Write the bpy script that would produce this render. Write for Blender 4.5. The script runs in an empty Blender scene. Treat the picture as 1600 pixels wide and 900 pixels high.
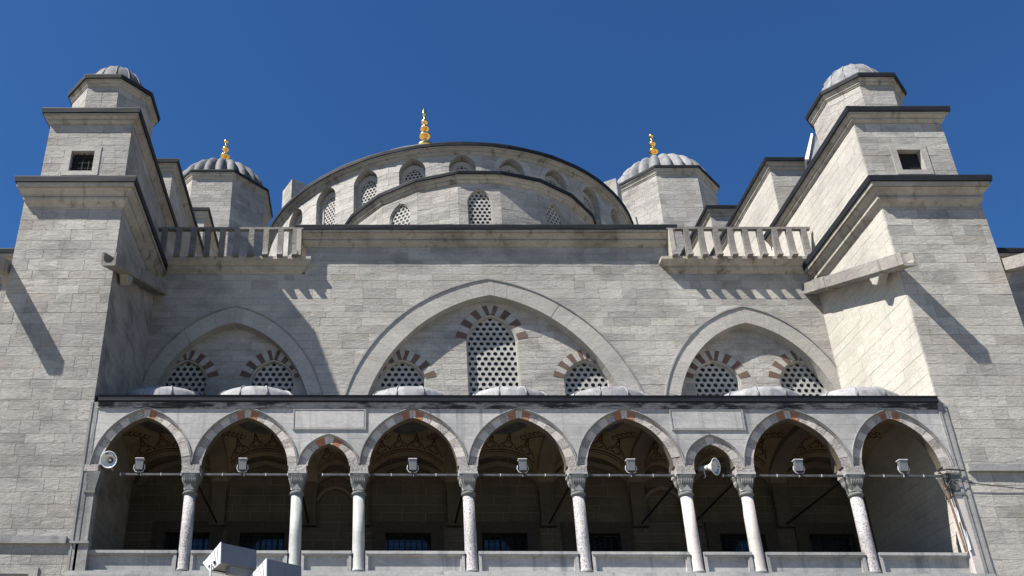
import bpy, math, random
from mathutils import Matrix, Vector
sc = bpy.context.scene
C = bpy.context.scene.collection
PI = math.pi
rnd = random.Random(11)

# ------------------------------------------------------------------ camera
FPX, PITCH, CX, CY, YAW, ROLL = 1418.85, 0.43251854, 572.33, 661.93, 0.0111522938, 0.00633227889
cp, sp = math.cos(PITCH), math.sin(PITCH)
Rz = Matrix.Rotation(YAW, 3, 'Z')
r_, u_, f_ = Rz @ Vector((1, 0, 0)), Rz @ Vector((0, -sp, cp)), Rz @ Vector((0, cp, sp))
cr, sr = math.cos(ROLL), math.sin(ROLL)
r2, u2 = cr * r_ + sr * u_, -sr * r_ + cr * u_
cam = bpy.data.objects.new('camera', bpy.data.cameras.new('camera'))
C.objects.link(cam)
m = Matrix((r2, u2, -f_)).transposed().to_4x4()
m.translation = Vector((0, 0, 1.6))
cam.matrix_world = m
cam.data.sensor_width = 36
cam.data.lens = FPX / 1600 * 36
cam.data.shift_x = (800 - CX) / 1600
cam.data.shift_y = (CY - 450) / 1600
cam.data.clip_start = 0.1
cam.data.clip_end = 5000
sc.camera = cam

# ------------------------------------------------------------------ light
SUN = Vector((-2.9, -1.45, 4.0)).normalized()      # towards the sun
sun = bpy.data.objects.new('sun', bpy.data.lights.new('sun', 'SUN'))
C.objects.link(sun)
sun.rotation_euler = (-SUN).to_track_quat('-Z', 'Y').to_euler()
sun.location = (-30, -15, 60)
sun.data.energy = 5.0
sun.data.angle = math.radians(0.5)
sun.data.color = (1.0, 0.955, 0.885)
w = bpy.data.worlds.new('World')
sc.world = w
w.use_nodes = True
nt = w.node_tree
bg = nt.nodes['Background']
sky = nt.nodes.new('ShaderNodeTexSky')
sky.sky_type = 'NISHITA'
sky.sun_disc = False
sky.sun_elevation = math.asin(SUN.z)
sky.sun_rotation = math.atan2(SUN.x, SUN.y)
sky.air_density = 1.0
sky.dust_density = 0.25
sky.ozone_density = 2.2
gain = nt.nodes.new('ShaderNodeMix')          # deeper blue, as through the clear air of the photograph
gain.data_type = 'RGBA'
gain.blend_type = 'MULTIPLY'
gain.inputs[0].default_value = 1.0
gain.inputs[7].default_value = (0.36, 0.72, 1.12, 1)
nt.links.new(sky.outputs[0], gain.inputs[6])
nt.links.new(gain.outputs[2], bg.inputs[0])
bg.inputs[1].default_value = 0.05
sc.view_settings.view_transform = 'Standard'
sc.view_settings.look = 'None'
sc.view_settings.exposure = 1.12
sc.view_settings.gamma = 1.0

# ------------------------------------------------------------------ materials
def nodes(name, rough=0.85, metal=0.0, spec=0.3):
    m = bpy.data.materials.new(name)
    m.use_nodes = True
    b = m.node_tree.nodes['Principled BSDF']
    b.inputs['Roughness'].default_value = rough
    b.inputs['Metallic'].default_value = metal
    b.inputs['Specular IOR Level'].default_value = spec
    return m, m.node_tree, b

def nd(t, typ, **kw):
    n = t.nodes.new(typ)
    for k, v in kw.items():
        if k.startswith('i_'):
            n.inputs[k[2:].replace('_', ' ')].default_value = v
        else:
            setattr(n, k, v)
    return n

def noise(t, vec, scale, detail=5, rough=0.6, dist=0.0):
    n = nd(t, 'ShaderNodeTexNoise')
    n.inputs['Scale'].default_value = scale
    n.inputs['Detail'].default_value = detail
    n.inputs['Roughness'].default_value = rough
    n.inputs['Distortion'].default_value = dist
    t.links.new(vec, n.inputs['Vector'])
    return n.outputs['Fac']

def mapr(t, v, a, b, c=0.0, d=1.0):
    n = nd(t, 'ShaderNodeMapRange')
    for i, x in enumerate((a, b, c, d)):
        n.inputs[i + 1].default_value = x
    t.links.new(v, n.inputs[0])
    return n.outputs[0]

def mix(t, fac, a, b, mode='MIX'):
    n = nd(t, 'ShaderNodeMix', data_type='RGBA', blend_type=mode)
    for sock, v in ((n.inputs[0], fac), (n.inputs[6], a), (n.inputs[7], b)):
        if hasattr(v, 'is_linked'):
            t.links.new(v, sock)
        else:
            sock.default_value = v if not isinstance(v, tuple) else (*v, 1)[:4]
    return n.outputs[2]

def mathn(t, op, a, b=0.0, c=0.0):
    n = nd(t, 'ShaderNodeMath', operation=op)
    for i, v in enumerate((a, b, c)):
        if hasattr(v, 'is_linked'):
            t.links.new(v, n.inputs[i])
        else:
            n.inputs[i].default_value = v
    return n.outputs[0]

def pos_vec(t, sx=1, sy=1, sz=1):
    g = nd(t, 'ShaderNodeNewGeometry')
    mp = nd(t, 'ShaderNodeMapping')
    mp.inputs['Scale'].default_value = (sx, sy, sz)
    t.links.new(g.outputs['Position'], mp.inputs['Vector'])
    return mp.outputs[0]

def stone(name, cols, vein=0.25, dirt=0.35, bump=0.5, speck=0.0, streak=0.0, rough=0.88, grime=(0.10, 0.10, 0.095), tonal=1.0):
    """weathered stone: a tone for each block, horizontal veining, dirt patches, run-off streaks, relief"""
    m, t, b = nodes(name, rough)
    oi = nd(t, 'ShaderNodeObjectInfo')
    at = nd(t, 'ShaderNodeAttribute', attribute_name='tone')
    tone = mathn(t, 'FRACT', mathn(t, 'ADD', oi.outputs['Random'], at.outputs['Fac']))
    rp = nd(t, 'ShaderNodeValToRGB')
    e = rp.color_ramp.elements
    n = len(cols)
    e[0].position = 0
    e[0].color = (*cols[0], 1)
    e[1].position = 1
    e[1].color = (*cols[-1], 1)
    for i in range(1, n - 1):
        x = e.new(i / (n - 1))
        x.color = (*cols[i], 1)
    t.links.new(tone, rp.inputs[0])
    avg = tuple(sum(c[i] for c in cols) / n for i in range(3))
    col = mix(t, tonal, avg, rp.outputs[0])
    # offset the texture in every block so the grain does not run through the joints
    base = pos_vec(t)
    off = nd(t, 'ShaderNodeCombineXYZ')
    t.links.new(mathn(t, 'MULTIPLY', tone, 37.0), off.inputs[0])
    t.links.new(mathn(t, 'MULTIPLY', tone, 91.0), off.inputs[2])
    va = nd(t, 'ShaderNodeVectorMath', operation='ADD')
    t.links.new(base, va.inputs[0])
    t.links.new(off.outputs[0], va.inputs[1])
    mp = nd(t, 'ShaderNodeMapping')
    mp.inputs['Scale'].default_value = (0.9, 0.9, 3.2)
    t.links.new(va.outputs[0], mp.inputs[0])
    v = noise(t, mp.outputs[0], 2.0, 8, 0.72, 0.9)
    col = mix(t, vein, col, mix(t, mapr(t, v, 0.33, 0.67), tuple(c * 0.52 for c in avg), tuple(min(1, c * 1.45) for c in avg)))
    fine = noise(t, base, 9.0, 7, 0.75)
    col = mix(t, mapr(t, fine, 0.38, 0.72, 0.0, 0.6), col, tuple(c * 0.62 for c in avg))
    big = noise(t, pos_vec(t, 1, 1, 1.7), 0.42, 7, 0.68, 0.4)
    col = mix(t, mapr(t, big, 0.50, 0.72, 0.0, dirt), col, grime)
    pale = noise(t, pos_vec(t, 1.3, 1.3, 2.6), 1.3, 6, 0.7, 0.6)
    col = mix(t, mapr(t, pale, 0.60, 0.74, 0.0, 0.5), col, tuple(min(1, c * 1.35 + 0.03) for c in avg))
    huge = noise(t, pos_vec(t, 1, 1, 1.3), 0.16, 6, 0.62, 0.5)
    col = mix(t, 1.0, col, mix(t, mapr(t, huge, 0.36, 0.64), (0.80, 0.80, 0.80), (1.14, 1.13, 1.12)), 'MULTIPLY')
    rust = noise(t, pos_vec(t, 1, 1, .6), 0.8, 7, 0.75, 0.8)
    col = mix(t, mapr(t, rust, 0.60, 0.74, 0.0, 0.30 * min(1.0, dirt * 2)), col, (0.27, 0.215, 0.15))
    if streak:
        s = noise(t, pos_vec(t, 1.9, 1.9, 0.10), 1.3, 5, 0.62, 0.3)
        col = mix(t, mapr(t, s, 0.54, 0.70, 0.0, streak), col, grime)
    if speck:
        vo = nd(t, 'ShaderNodeTexVoronoi')
        vo.inputs['Scale'].default_value = 15
        t.links.new(pos_vec(t, 1, 1, .8), vo.inputs['Vector'])
        s2 = noise(t, base, 21, 5, 0.75)
        col = mix(t, mathn(t, 'MULTIPLY', mapr(t, s2, 0.49, 0.57), speck), col, (0.10, 0.092, 0.095))
    t.links.new(col, b.inputs['Base Color'])
    bp = nd(t, 'ShaderNodeBump')
    bp.inputs['Strength'].default_value = bump
    bp.inputs['Distance'].default_value = 0.07
    pits = noise(t, pos_vec(t, 1, 1, 1.9), 3.4, 8, 0.78, 0.3)
    h = mathn(t, 'ADD', mathn(t, 'MULTIPLY', pits, 1.1), mathn(t, 'MULTIPLY', v, 0.7))
    t.links.new(h, bp.inputs['Height'])
    t.links.new(bp.outputs[0], b.inputs['Normal'])
    return m

def plain(name, col, rough=0.6, metal=0.0, var=0.3, scale=6.0, spec=0.3, bump=0.0):
    m, t, b = nodes(name, rough, metal, spec)
    f = noise(t, pos_vec(t), scale, 6, 0.65, 0.3)
    c = mix(t, mapr(t, f, 0.35, 0.7), tuple(x * (1 - var) for x in col), tuple(min(1, x * (1 + var * 0.7)) for x in col))
    t.links.new(c, b.inputs['Base Color'])
    if bump:
        bp = nd(t, 'ShaderNodeBump')
        bp.inputs['Strength'].default_value = bump
        bp.inputs['Distance'].default_value = 0.02
        t.links.new(f, bp.inputs['Height'])
        t.links.new(bp.outputs[0], b.inputs['Normal'])
    return m

M = {}
G = [(0.30, 0.29, 0.27), (0.40, 0.388, 0.355), (0.345, 0.335, 0.31), (0.48, 0.465, 0.425), (0.36, 0.345, 0.315), (0.43, 0.41, 0.365), (0.225, 0.218, 0.207), (0.39, 0.375, 0.345), (0.28, 0.25, 0.215), (0.41, 0.40, 0.375)]
M['ashlar'] = stone('ashlar_limestone', G, vein=0.15, dirt=0.6, bump=0.75, tonal=0.8)
M['smooth'] = stone('smooth_sunlit_limestone', [(0.45, 0.43, 0.385), (0.49, 0.47, 0.42), (0.47, 0.45, 0.40), (0.44, 0.42, 0.375)], vein=0.12, dirt=0.2, bump=0.35)  # smoother dressed stone; the paler cream also puts sunlight into the colour
M['ashlar_old'] = stone('stained_limestone', [tuple(c * 0.86 for c in g) for g in G], vein=0.34, dirt=0.75, bump=0.6, streak=0.55)
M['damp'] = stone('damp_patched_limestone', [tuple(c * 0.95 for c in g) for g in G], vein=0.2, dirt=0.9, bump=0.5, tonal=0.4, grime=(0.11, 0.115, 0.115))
M['mould'] = stone('moulded_limestone', [(0.37, 0.345, 0.295), (0.34, 0.32, 0.275), (0.39, 0.36, 0.305)], vein=0.2, dirt=0.65, bump=0.4, streak=0.85, grime=(0.10, 0.085, 0.06))
M['ring'] = stone('arch_stone', [(0.33, 0.318, 0.29), (0.40, 0.385, 0.35), (0.365, 0.35, 0.32)], vein=0.22, dirt=0.25, bump=0.4, tonal=0.8)
M['marble'] = stone('grey_marble_slab', [(0.33, 0.325, 0.315), (0.39, 0.385, 0.37), (0.36, 0.355, 0.34)], vein=0.35, dirt=0.5, bump=0.12, streak=0.8, rough=0.6, grime=(0.14, 0.145, 0.15))
M['marble_dark'] = stone('soot_stained_marble', [(0.20, 0.205, 0.21), (0.26, 0.26, 0.26)], vein=0.2, dirt=0.9, bump=0.3, streak=0.95, grime=(0.025, 0.025, 0.028))
M['spout'] = stone('dark_weathered_channel', [(0.25, 0.24, 0.22), (0.29, 0.275, 0.25)], vein=0.3, dirt=0.8, bump=0.6, streak=0.5, grime=(0.06, 0.055, 0.05))
M['balus'] = stone('lichened_baluster_stone', [(0.20, 0.19, 0.175), (0.24, 0.23, 0.21)], vein=0.1, dirt=0.7, bump=0.9, speck=0.4, grime=(0.08, 0.075, 0.065))
M['trim'] = stone('weathered_trim', [(0.25, 0.25, 0.245), (0.31, 0.305, 0.295)], vein=0.2, dirt=0.6, bump=0.3, streak=0.5, grime=(0.07, 0.07, 0.075))
M['vous_pale'] = stone('pale_voussoir', [(0.50, 0.47, 0.43), (0.42, 0.40, 0.38), (0.55, 0.50, 0.45)], vein=0.15, dirt=0.25, bump=0.5)
M['vous_rough'] = stone('pitted_voussoir', [(0.40, 0.375, 0.35), (0.46, 0.43, 0.40)], vein=0.1, dirt=0.4, bump=1.0, speck=0.75)
M['vous_red'] = stone('red_breccia_voussoir', [(0.34, 0.14, 0.075), (0.42, 0.19, 0.10)], vein=0.1, dirt=0.2, bump=0.8, speck=0.5, grime=(0.12, 0.05, 0.03))
M['red'] = stone('dull_red_stone', [(0.115, 0.076, 0.06), (0.14, 0.094, 0.074), (0.095, 0.066, 0.056)], vein=0.15, dirt=0.1, bump=0.3, grime=(0.07, 0.05, 0.05))
M['mortar'] = plain('mortar', (0.30, 0.288, 0.265), 0.95, var=0.35, scale=3)
M['grille'] = stone('plaster_grille', [(0.37, 0.365, 0.345), (0.41, 0.40, 0.375)], vein=0.1, dirt=0.35, bump=0.3)
M['granite'] = stone('speckled_granite', [(0.46, 0.44, 0.44), (0.42, 0.40, 0.405)], vein=0.05, dirt=0.3, bump=0.3, speck=0.9, rough=0.6)
M['colmarble'] = stone('green_grey_marble', [(0.40, 0.41, 0.39), (0.34, 0.355, 0.335)], vein=0.1, dirt=0.2, bump=0.15, streak=0.5, rough=0.55, grime=(0.16, 0.18, 0.165))
M['colpink'] = stone('pinkish_marble', [(0.50, 0.46, 0.43), (0.45, 0.42, 0.40)], vein=0.1, dirt=0.2, bump=0.15, streak=0.5, rough=0.55, grime=(0.25, 0.22, 0.2))
M['capital'] = stone('dark_carved_marble', [(0.13, 0.14, 0.137), (0.17, 0.178, 0.172)], vein=0.15, dirt=0.5, bump=0.5, streak=0.4, grime=(0.05, 0.055, 0.055))
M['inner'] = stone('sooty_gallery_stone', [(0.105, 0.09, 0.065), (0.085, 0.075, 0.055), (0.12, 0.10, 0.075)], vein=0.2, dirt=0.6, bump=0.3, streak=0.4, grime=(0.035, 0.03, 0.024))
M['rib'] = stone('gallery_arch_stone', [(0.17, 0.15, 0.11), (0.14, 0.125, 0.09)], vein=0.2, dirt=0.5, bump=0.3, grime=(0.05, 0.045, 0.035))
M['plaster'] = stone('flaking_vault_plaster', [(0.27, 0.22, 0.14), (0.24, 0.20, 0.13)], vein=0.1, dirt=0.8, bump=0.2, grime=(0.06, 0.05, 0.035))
M['paint'] = plain('dark_red_wall_paint', (0.07, 0.018, 0.012), 0.8, var=0.5)
M['iron'] = plain('dark_iron', (0.02, 0.02, 0.022), 0.6, 0.3, var=0.3)
M['rod'] = plain('grey_painted_rod', (0.085, 0.088, 0.09), 0.5, 0.2, var=0.4)
M['leadcap'] = plain('dark_lead_edge', (0.012, 0.014, 0.019), 0.7, 0.0, var=0.35, scale=3)
M['lamp'] = plain('grey_lamp_housing', (0.17, 0.18, 0.19), 0.45, 0.1, var=0.12)
M['lampwhite'] = plain('pale_lamp_side', (0.55, 0.56, 0.57), 0.45, 0.0, var=0.12)
M['white'] = plain('white_horn_enamel', (0.62, 0.63, 0.60), 0.4, 0.0, var=0.12)
M['throat'] = plain('rusty_horn_throat', (0.10, 0.07, 0.045), 0.7, 0.0, var=0.5, scale=20)
M['blue'] = plain('blue_lettering', (0.03, 0.12, 0.30), 0.5, 0.0, var=0.1)
M['cable'] = plain('black_cable', (0.03, 0.03, 0.03), 0.6, var=0.2)
M['wood'] = plain('brown_pipe', (0.16, 0.10, 0.07), 0.7, var=0.5)
M['paper'] = plain('torn_paper', (0.70, 0.66, 0.66), 0.9, var=0.2)
M['dark'] = plain('painted_room_shade', (0.012, 0.012, 0.012), 0.9, var=0.1)  # near-black colour standing in for the shade inside the tower windows
M['brownframe'] = plain('brown_stone_frame', (0.05, 0.042, 0.034), 0.85, var=0.3)
M['paving'] = stone('paving_stone', [(0.25, 0.225, 0.18), (0.29, 0.26, 0.21)], vein=0.2, dirt=0.4, bump=0.3)
M['frieze'], t, b = nodes('black_crusted_frieze', 0.9)
f = noise(t, pos_vec(t, .55, .55, 2.5), 1.6, 7, 0.72, 0.4)
f2 = noise(t, pos_vec(t, 1, 1, 1), 9, 6, 0.7)
c_ = mix(t, mapr(t, f, 0.43, 0.54), (0.30, 0.30, 0.295), (0.022, 0.022, 0.024))
t.links.new(mix(t, mapr(t, f2, .4, .7, 0, .5), c_, (0.09, 0.09, 0.09)), b.inputs['Base Color'])
# gold
M['gold'], t, b = nodes('gilded_copper', 0.22, 1.0, 0.5)
b.inputs['Base Color'].default_value = (1.0, 0.60, 0.17, 1)
# lead sheet
def leadmat(name, base):
    mm, t, b = nodes(name, 0.72, 0.0, 0.25)
    oi = nd(t, 'ShaderNodeObjectInfo')
    f = noise(t, pos_vec(t, 1, 1, .5), 2.3, 8, 0.72, 0.9)
    k = mapr(t, oi.outputs['Random'], 0, 1, -.18, .18)
    c = mix(t, mathn(t, 'ADD', mapr(t, f, 0.36, 0.66), k), tuple(x * 0.5 for x in base), tuple(x * 1.25 for x in base))
    s = noise(t, pos_vec(t), 14, 5, 0.7)
    c = mix(t, mapr(t, s, 0.5, 0.75, 0, .4), c, tuple(x * 0.45 for x in base))
    t.links.new(c, b.inputs['Base Color'])
    bp = nd(t, 'ShaderNodeBump')
    bp.inputs['Strength'].default_value = 0.25
    bp.inputs['Distance'].default_value = 0.05
    t.links.new(f, bp.inputs['Height'])
    t.links.new(bp.outputs[0], b.inputs['Normal'])
    return mm
M['lead'] = leadmat('weathered_lead_sheet', (0.125, 0.13, 0.138))
M['leadmid'] = leadmat('grey_lead_sheet', (0.21, 0.212, 0.218))
M['leadpale'] = leadmat('sun_bleached_lead_sheet', (0.27, 0.27, 0.275))
M['leadblue'] = leadmat('dark_blue_lead_sheet', (0.055, 0.065, 0.08))
M['glass'], t, b = nodes('dark_window_glass', 0.06, 0.0, 0.6)
f = noise(t, pos_vec(t), 3, 3)
t.links.new(mix(t, f, (0.01, 0.012, 0.016), (0.02, 0.024, 0.03)), b.inputs['Base Color'])
M['panegrey'], t, b = nodes('dusty_window_glass', 0.25, 0.0, 0.4)
f = noise(t, pos_vec(t), 3, 3)
t.links.new(mix(t, f, (0.012, 0.020, 0.026), (0.035, 0.052, 0.065)), b.inputs['Base Color'])

# ------------------------------------------------------------------ builders
class MB:
    def __init__(s):
        s.v, s.f, s.t = [], [], []
    def add(s, vs, fs, tone=0.0):
        o = len(s.v)
        s.v += [tuple(p) for p in vs]
        s.f += [tuple(i + o for i in q) for q in fs]
        s.t += [tone] * len(fs)
        return s
    def box(s, x0, x1, y0, y1, z0, z1, tone=0.0):
        vs = [(x, y, z) for z in (z0, z1) for x, y in ((x0, y0), (x1, y0), (x1, y1), (x0, y1))]
        return s.add(vs, [(3, 2, 1, 0), (4, 5, 6, 7), (0, 1, 5, 4), (1, 2, 6, 5), (2, 3, 7, 6), (3, 0, 4, 7)], tone)
    def prism(s, F, poly, d0, d1, tone=0.0):
        n = len(poly)
        vs = [F(u, z, d0) for u, z in poly] + [F(u, z, d1) for u, z in poly]
        fs = [tuple(range(n)), tuple(range(2 * n - 1, n - 1, -1))]
        fs += [((i + 1) % n, i, n + i, n + (i + 1) % n) for i in range(n)]
        return s.add(vs, fs, tone)
    def tube(s, pts, r, n=8, cap=True):
        pts = [Vector(p) for p in pts]
        rs = r if isinstance(r, (list, tuple)) else [r] * len(pts)
        vs = []
        for i, p in enumerate(pts):
            d = (pts[min(i + 1, len(pts) - 1)] - pts[max(i - 1, 0)]).normalized()
            a = d.cross(Vector((0, 0, 1)) if abs(d.z) < 0.9 else Vector((1, 0, 0))).normalized()
            bb = d.cross(a)
            vs += [p + rs[i] * (math.cos(2 * PI * k / n) * a + math.sin(2 * PI * k / n) * bb) for k in range(n)]
        fs = []
        for i in range(len(pts) - 1):
            fs += [(i * n + k, (i + 1) * n + k, (i + 1) * n + (k + 1) % n, i * n + (k + 1) % n) for k in range(n)]
        if cap:
            fs += [tuple(range(n)), tuple(range(len(vs) - 1, len(vs) - 1 - n, -1))]
        return s.add(vs, fs)
    def lathe(s, cx, cy, prof, n=24, fn=None):
        vs, fs = [], []
        for r, z in prof:
            for k in range(n):
                a = 2 * PI * k / n
                rr = r * (fn(a) if fn else 1)
                vs.append((cx + rr * math.cos(a), cy + rr * math.sin(a), z))
        for i in range(len(prof) - 1):
            fs += [(i * n + k, i * n + (k + 1) % n, (i + 1) * n + (k + 1) % n, (i + 1) * n + k) for k in range(n)]
        fs += [tuple(range(n - 1, -1, -1)), tuple((len(prof) - 1) * n + k for k in range(n))]
        return s.add(vs, fs)
    def sweep(s, path, prof, closed=False, back=None):
        """profile [(out, z)] carried along a plan path, outward = right of travel, mitred"""
        n = len(path)
        nor = []
        for i in range(n):
            def dirn(a, b):
                v = Vector((b[0] - a[0], b[1] - a[1]))
                v.normalize()
                return Vector((v.y, -v.x))
            if closed:
                a, b = dirn(path[i - 1], path[i]), dirn(path[i], path[(i + 1) % n])
            else:
                a = dirn(path[max(i - 1, 0)], path[max(i, 1)])
                b = dirn(path[min(i, n - 2)], path[min(i + 1, n - 1)])
            mm = (a + b)
            mm = mm / max(0.3, (1 + a.dot(b)))
            nor.append(mm)
        k = len(prof)
        vs = []
        for p, q in zip(path, nor):
            vs += [(p[0] + q.x * o, p[1] + q.y * o, z) for o, z in prof]
        fs = []
        for i in range(n if closed else n - 1):
            j = (i + 1) % n
            fs += [(i * k + a, j * k + a, j * k + (a + 1) % k, i * k + (a + 1) % k) for a in range(k)]
        if not closed:
            fs += [tuple(range(k)), tuple(range(len(vs) - 1, len(vs) - 1 - k, -1))]
        return s.add(vs, fs)
    def wobble(s, a, rg):
        s.v = [(x + rg.uniform(-a, a) * .4, y + rg.uniform(-a, a) * .4, z + rg.uniform(-a, a)) for x, y, z in s.v]
        return s
    def build(s, name, mat, parent=None, smooth=False, kind=None):
        me = bpy.data.meshes.new(name)
        base = root_loc(parent)
        me.from_pydata([(x - base[0], y - base[1], z - base[2]) for x, y, z in s.v], [], s.f)
        if any(s.t):
            at = me.attributes.new('tone', 'FLOAT', 'FACE')
            at.data.foreach_set('value', s.t)
        me.materials.append(mat if not isinstance(mat, str) else M[mat])
        if smooth:
            me.polygons.foreach_set('use_smooth', [True] * len(me.polygons))
        o = bpy.data.objects.new(name, me)
        C.objects.link(o)
        if parent:
            o.parent = parent
        if kind:
            o['kind'] = kind
        return o

def root_loc(p):
    if p is None:
        return (0, 0, 0)
    while p.parent:
        p = p.parent
    return tuple(p.location)

def thing(name, label, cat, loc, group=None):
    o = bpy.data.objects.new(name, None)
    o.empty_display_size = 0.3
    C.objects.link(o)
    o.location = loc
    o['label'] = label
    o['category'] = cat
    if group:
        o['group'] = group
    return o

def dup(root, loc, label=None):
    c = root.copy()
    C.objects.link(c)
    c.location = loc
    if label:
        c['label'] = label
    for ch in list(root.children):
        k = ch.copy()
        C.objects.link(k)
        k.parent = c
        for g in list(ch.children):
            q = g.copy()
            C.objects.link(q)
            q.parent = k
    return c

def frame(ox, oy, ux, uy):
    """flat frame: u along the wall, normal (out) = (uy, -ux), depth goes inward"""
    nx, ny = -uy, ux
    return lambda u, z, d: (ox + ux * u + nx * d, oy + uy * u + ny * d, z)

def front(y):
    return lambda u, z, d: (u, y + d, z)

def cylf(cx, cy, R):
    def f(u, z, d):
        a = u / R
        return (cx + (R - d) * math.sin(a), cy - (R - d) * math.cos(a), z)
    return f

def av(u, k=0.985, m=0.9):
    u = min(max(u, 0.0), 1.0)
    s = math.sqrt(1 - k * k)
    return m * (math.sqrt(max(0, 1 - (k * u) ** 2)) - s) / (1 - s) + (1 - m) * (1 - u)

class Arch:
    """pointed arch: centre uc, springing zs, half width W, rise h, straight down to zb"""
    def __init__(s, uc, zb, zs, W, h, k=0.985, m=0.9):
        s.uc, s.zb, s.zs, s.W, s.h, s.k, s.m = uc, zb, zs, W, h, k, m
        s.zt = zs + h
    def hw(s, z):
        if z >= s.zt or z < s.zb - 1e-6:
            return 0.0
        if z <= s.zs:
            return s.W
        return s.W * av((z - s.zs) / s.h, s.k, s.m)
    def pt(s, t, side=1):          # t 0 at the foot of the arc, 1 at the apex
        u = math.sin(t * PI / 2)
        return (s.uc + side * s.W * av(u, s.k, s.m), s.zs + s.h * u)

class Rect:
    def __init__(s, uc, zb, zt, W):
        s.uc, s.zb, s.zt, s.W = uc, zb, zt, W
    def hw(s, z):
        return s.W if s.zb - 1e-6 <= z < s.zt else 0.0

def courses(z0, z1, ch, forced, rg):
    lv = sorted(set([z0, z1] + [z for z in forced if z0 + .02 < z < z1 - .02]))
    out = [lv[0]]
    for a, b in zip(lv, lv[1:]):
        n = max(1, round((b - a) / ch))
        ws = [rg.uniform(0.75, 1.3) for _ in range(n)]
        tot = sum(ws)
        z = a
        for w_ in ws:
            z += w_ / tot * (b - a)
            out.append(z)
    return out

def masonry(u0, u1, z0, z1, ch=0.34, sw=(0.6, 1.5), ops=(), rg=rnd, forced=()):
    """stone outlines laid in courses between u0 and u1, cut along the openings"""
    polys = []
    fz = list(forced)
    for o in ops:
        fz += [o.zb] + ([o.zt] if isinstance(o, Rect) else [])
    lv = courses(z0, z1, ch, fz, rg)
    ops = sorted(ops, key=lambda o: o.uc)
    for a, b in zip(lv, lv[1:]):
        act = [o for o in ops if o.zb < b - 1e-4 and o.zt > a + 1e-4]
        cur = lambda z: u0
        spans = []
        for o in act:
            spans.append((cur, (lambda z, o=o: o.uc - o.hw(z)), True))
            cur = (lambda z, o=o: o.uc + o.hw(z))
        spans.append((cur, lambda z: u1, False))
        e = 1e-4
        for i, (L, R, _) in enumerate(spans):
            curved = len(spans) > 1
            n = 4 if curved else 1
            zz = [a + e + (b - a - 2 * e) * k / n for k in range(n + 1)]
            lo = [L(z) for z in zz]
            hi = [max(l, R(z)) for l, z in zip(lo, zz)]
            if max(h - l for h, l in zip(hi, lo)) < 0.03:
                continue
            A, B = max(lo), min(hi)
            js = []
            if B - A > sw[0]:
                x = A + rg.uniform(0.35, 1.0) * sw[1] * .8
                while x < B - sw[0] * 0.5:
                    js.append(x)
                    x += rg.uniform(*sw)
            edges = [list(lo)] + [[j] * (n + 1) for j in js] + [list(hi)]
            for k in range(len(edges) - 1):
                l, r = edges[k], edges[k + 1]
                if curved and 0 < k < len(edges) - 2:
                    pl = [(l[0], a), (r[0], a), (r[0], b), (l[0], b)]
                else:
                    zs = [a] + zz[1:-1] + [b]
                    pl = [(r[q], zs[q]) for q in range(len(zs))] + [(l[q], zs[q]) for q in range(len(zs) - 1, -1, -1)]
                    if k == 0 and not curved or len(zs) == 2:
                        pl = [(l[0], a), (r[0], a), (r[-1], b), (l[-1], b)]
                    else:
                        pl = [(l[0], a)] + [(r[q], zs[q]) for q in range(len(zs))] + [(l[q], zs[q]) for q in range(len(zs) - 1, 0, -1)]
                # drop coincident points
                cl = []
                for p in pl:
                    if not cl or abs(p[0] - cl[-1][0]) + abs(p[1] - cl[-1][1]) > 0.004:
                        cl.append(p)
                if len(cl) > 2 and abs(cl[0][0] - cl[-1][0]) + abs(cl[0][1] - cl[-1][1]) < 0.004:
                    cl.pop()
                if len(cl) >= 3:
                    polys.append(cl)
    return polys

def area(p):
    return 0.5 * abs(sum(p[i][0] * p[(i + 1) % len(p)][1] - p[(i + 1) % len(p)][0] * p[i][1] for i in range(len(p))))

def shrink(p, g):
    cu = (min(q[0] for q in p) + max(q[0] for q in p)) / 2
    cz = (min(q[1] for q in p) + max(q[1] for q in p)) / 2
    hu = max(0.02, (max(q[0] for q in p) - min(q[0] for q in p)) / 2)
    hz = max(0.02, (max(q[1] for q in p) - min(q[1] for q in p)) / 2)
    return [(cu + (q[0] - cu) * max(0.3, 1 - g / hu), cz + (q[1] - cz) * max(0.3, 1 - g / hz)) for q in p]

class Stones:
    """gathers the stones of one thing: the largest become objects, the rest one joined part"""
    def __init__(s, parent, mat, name='stone', limit=290, infill='small_stones'):
        s.parent, s.mat, s.name, s.limit, s.L, s.infill = parent, mat, name, limit, [], infill
    def lay(s, F, polys, d=0.0, th=0.07, gap=0.006, jit=0.005, w=1.0, rg=rnd, mat=None):
        for p in polys:
            s.L.append((area(p) * w, F, shrink(p, gap), d + rg.uniform(-jit, jit), d + th, rg.random(), mat or s.mat))
    def done(s):
        s.L.sort(key=lambda q: -q[0])
        rest = {}
        for i, (a, F, p, d0, d1, tn, mt) in enumerate(s.L):
            if i < s.limit:
                MB().prism(F, p, d0, d1).build(s.name, mt, s.parent)
            else:
                rest.setdefault(mt, MB()).prism(F, p, d0, d1, tn)
        for mt, mb in rest.items():
            mb.build(s.infill, mt, s.parent, kind='stuff')

def corebed(mb, F, polys, d0, d1):
    for p in polys:
        mb.prism(F, p, d0, d1)

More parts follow.
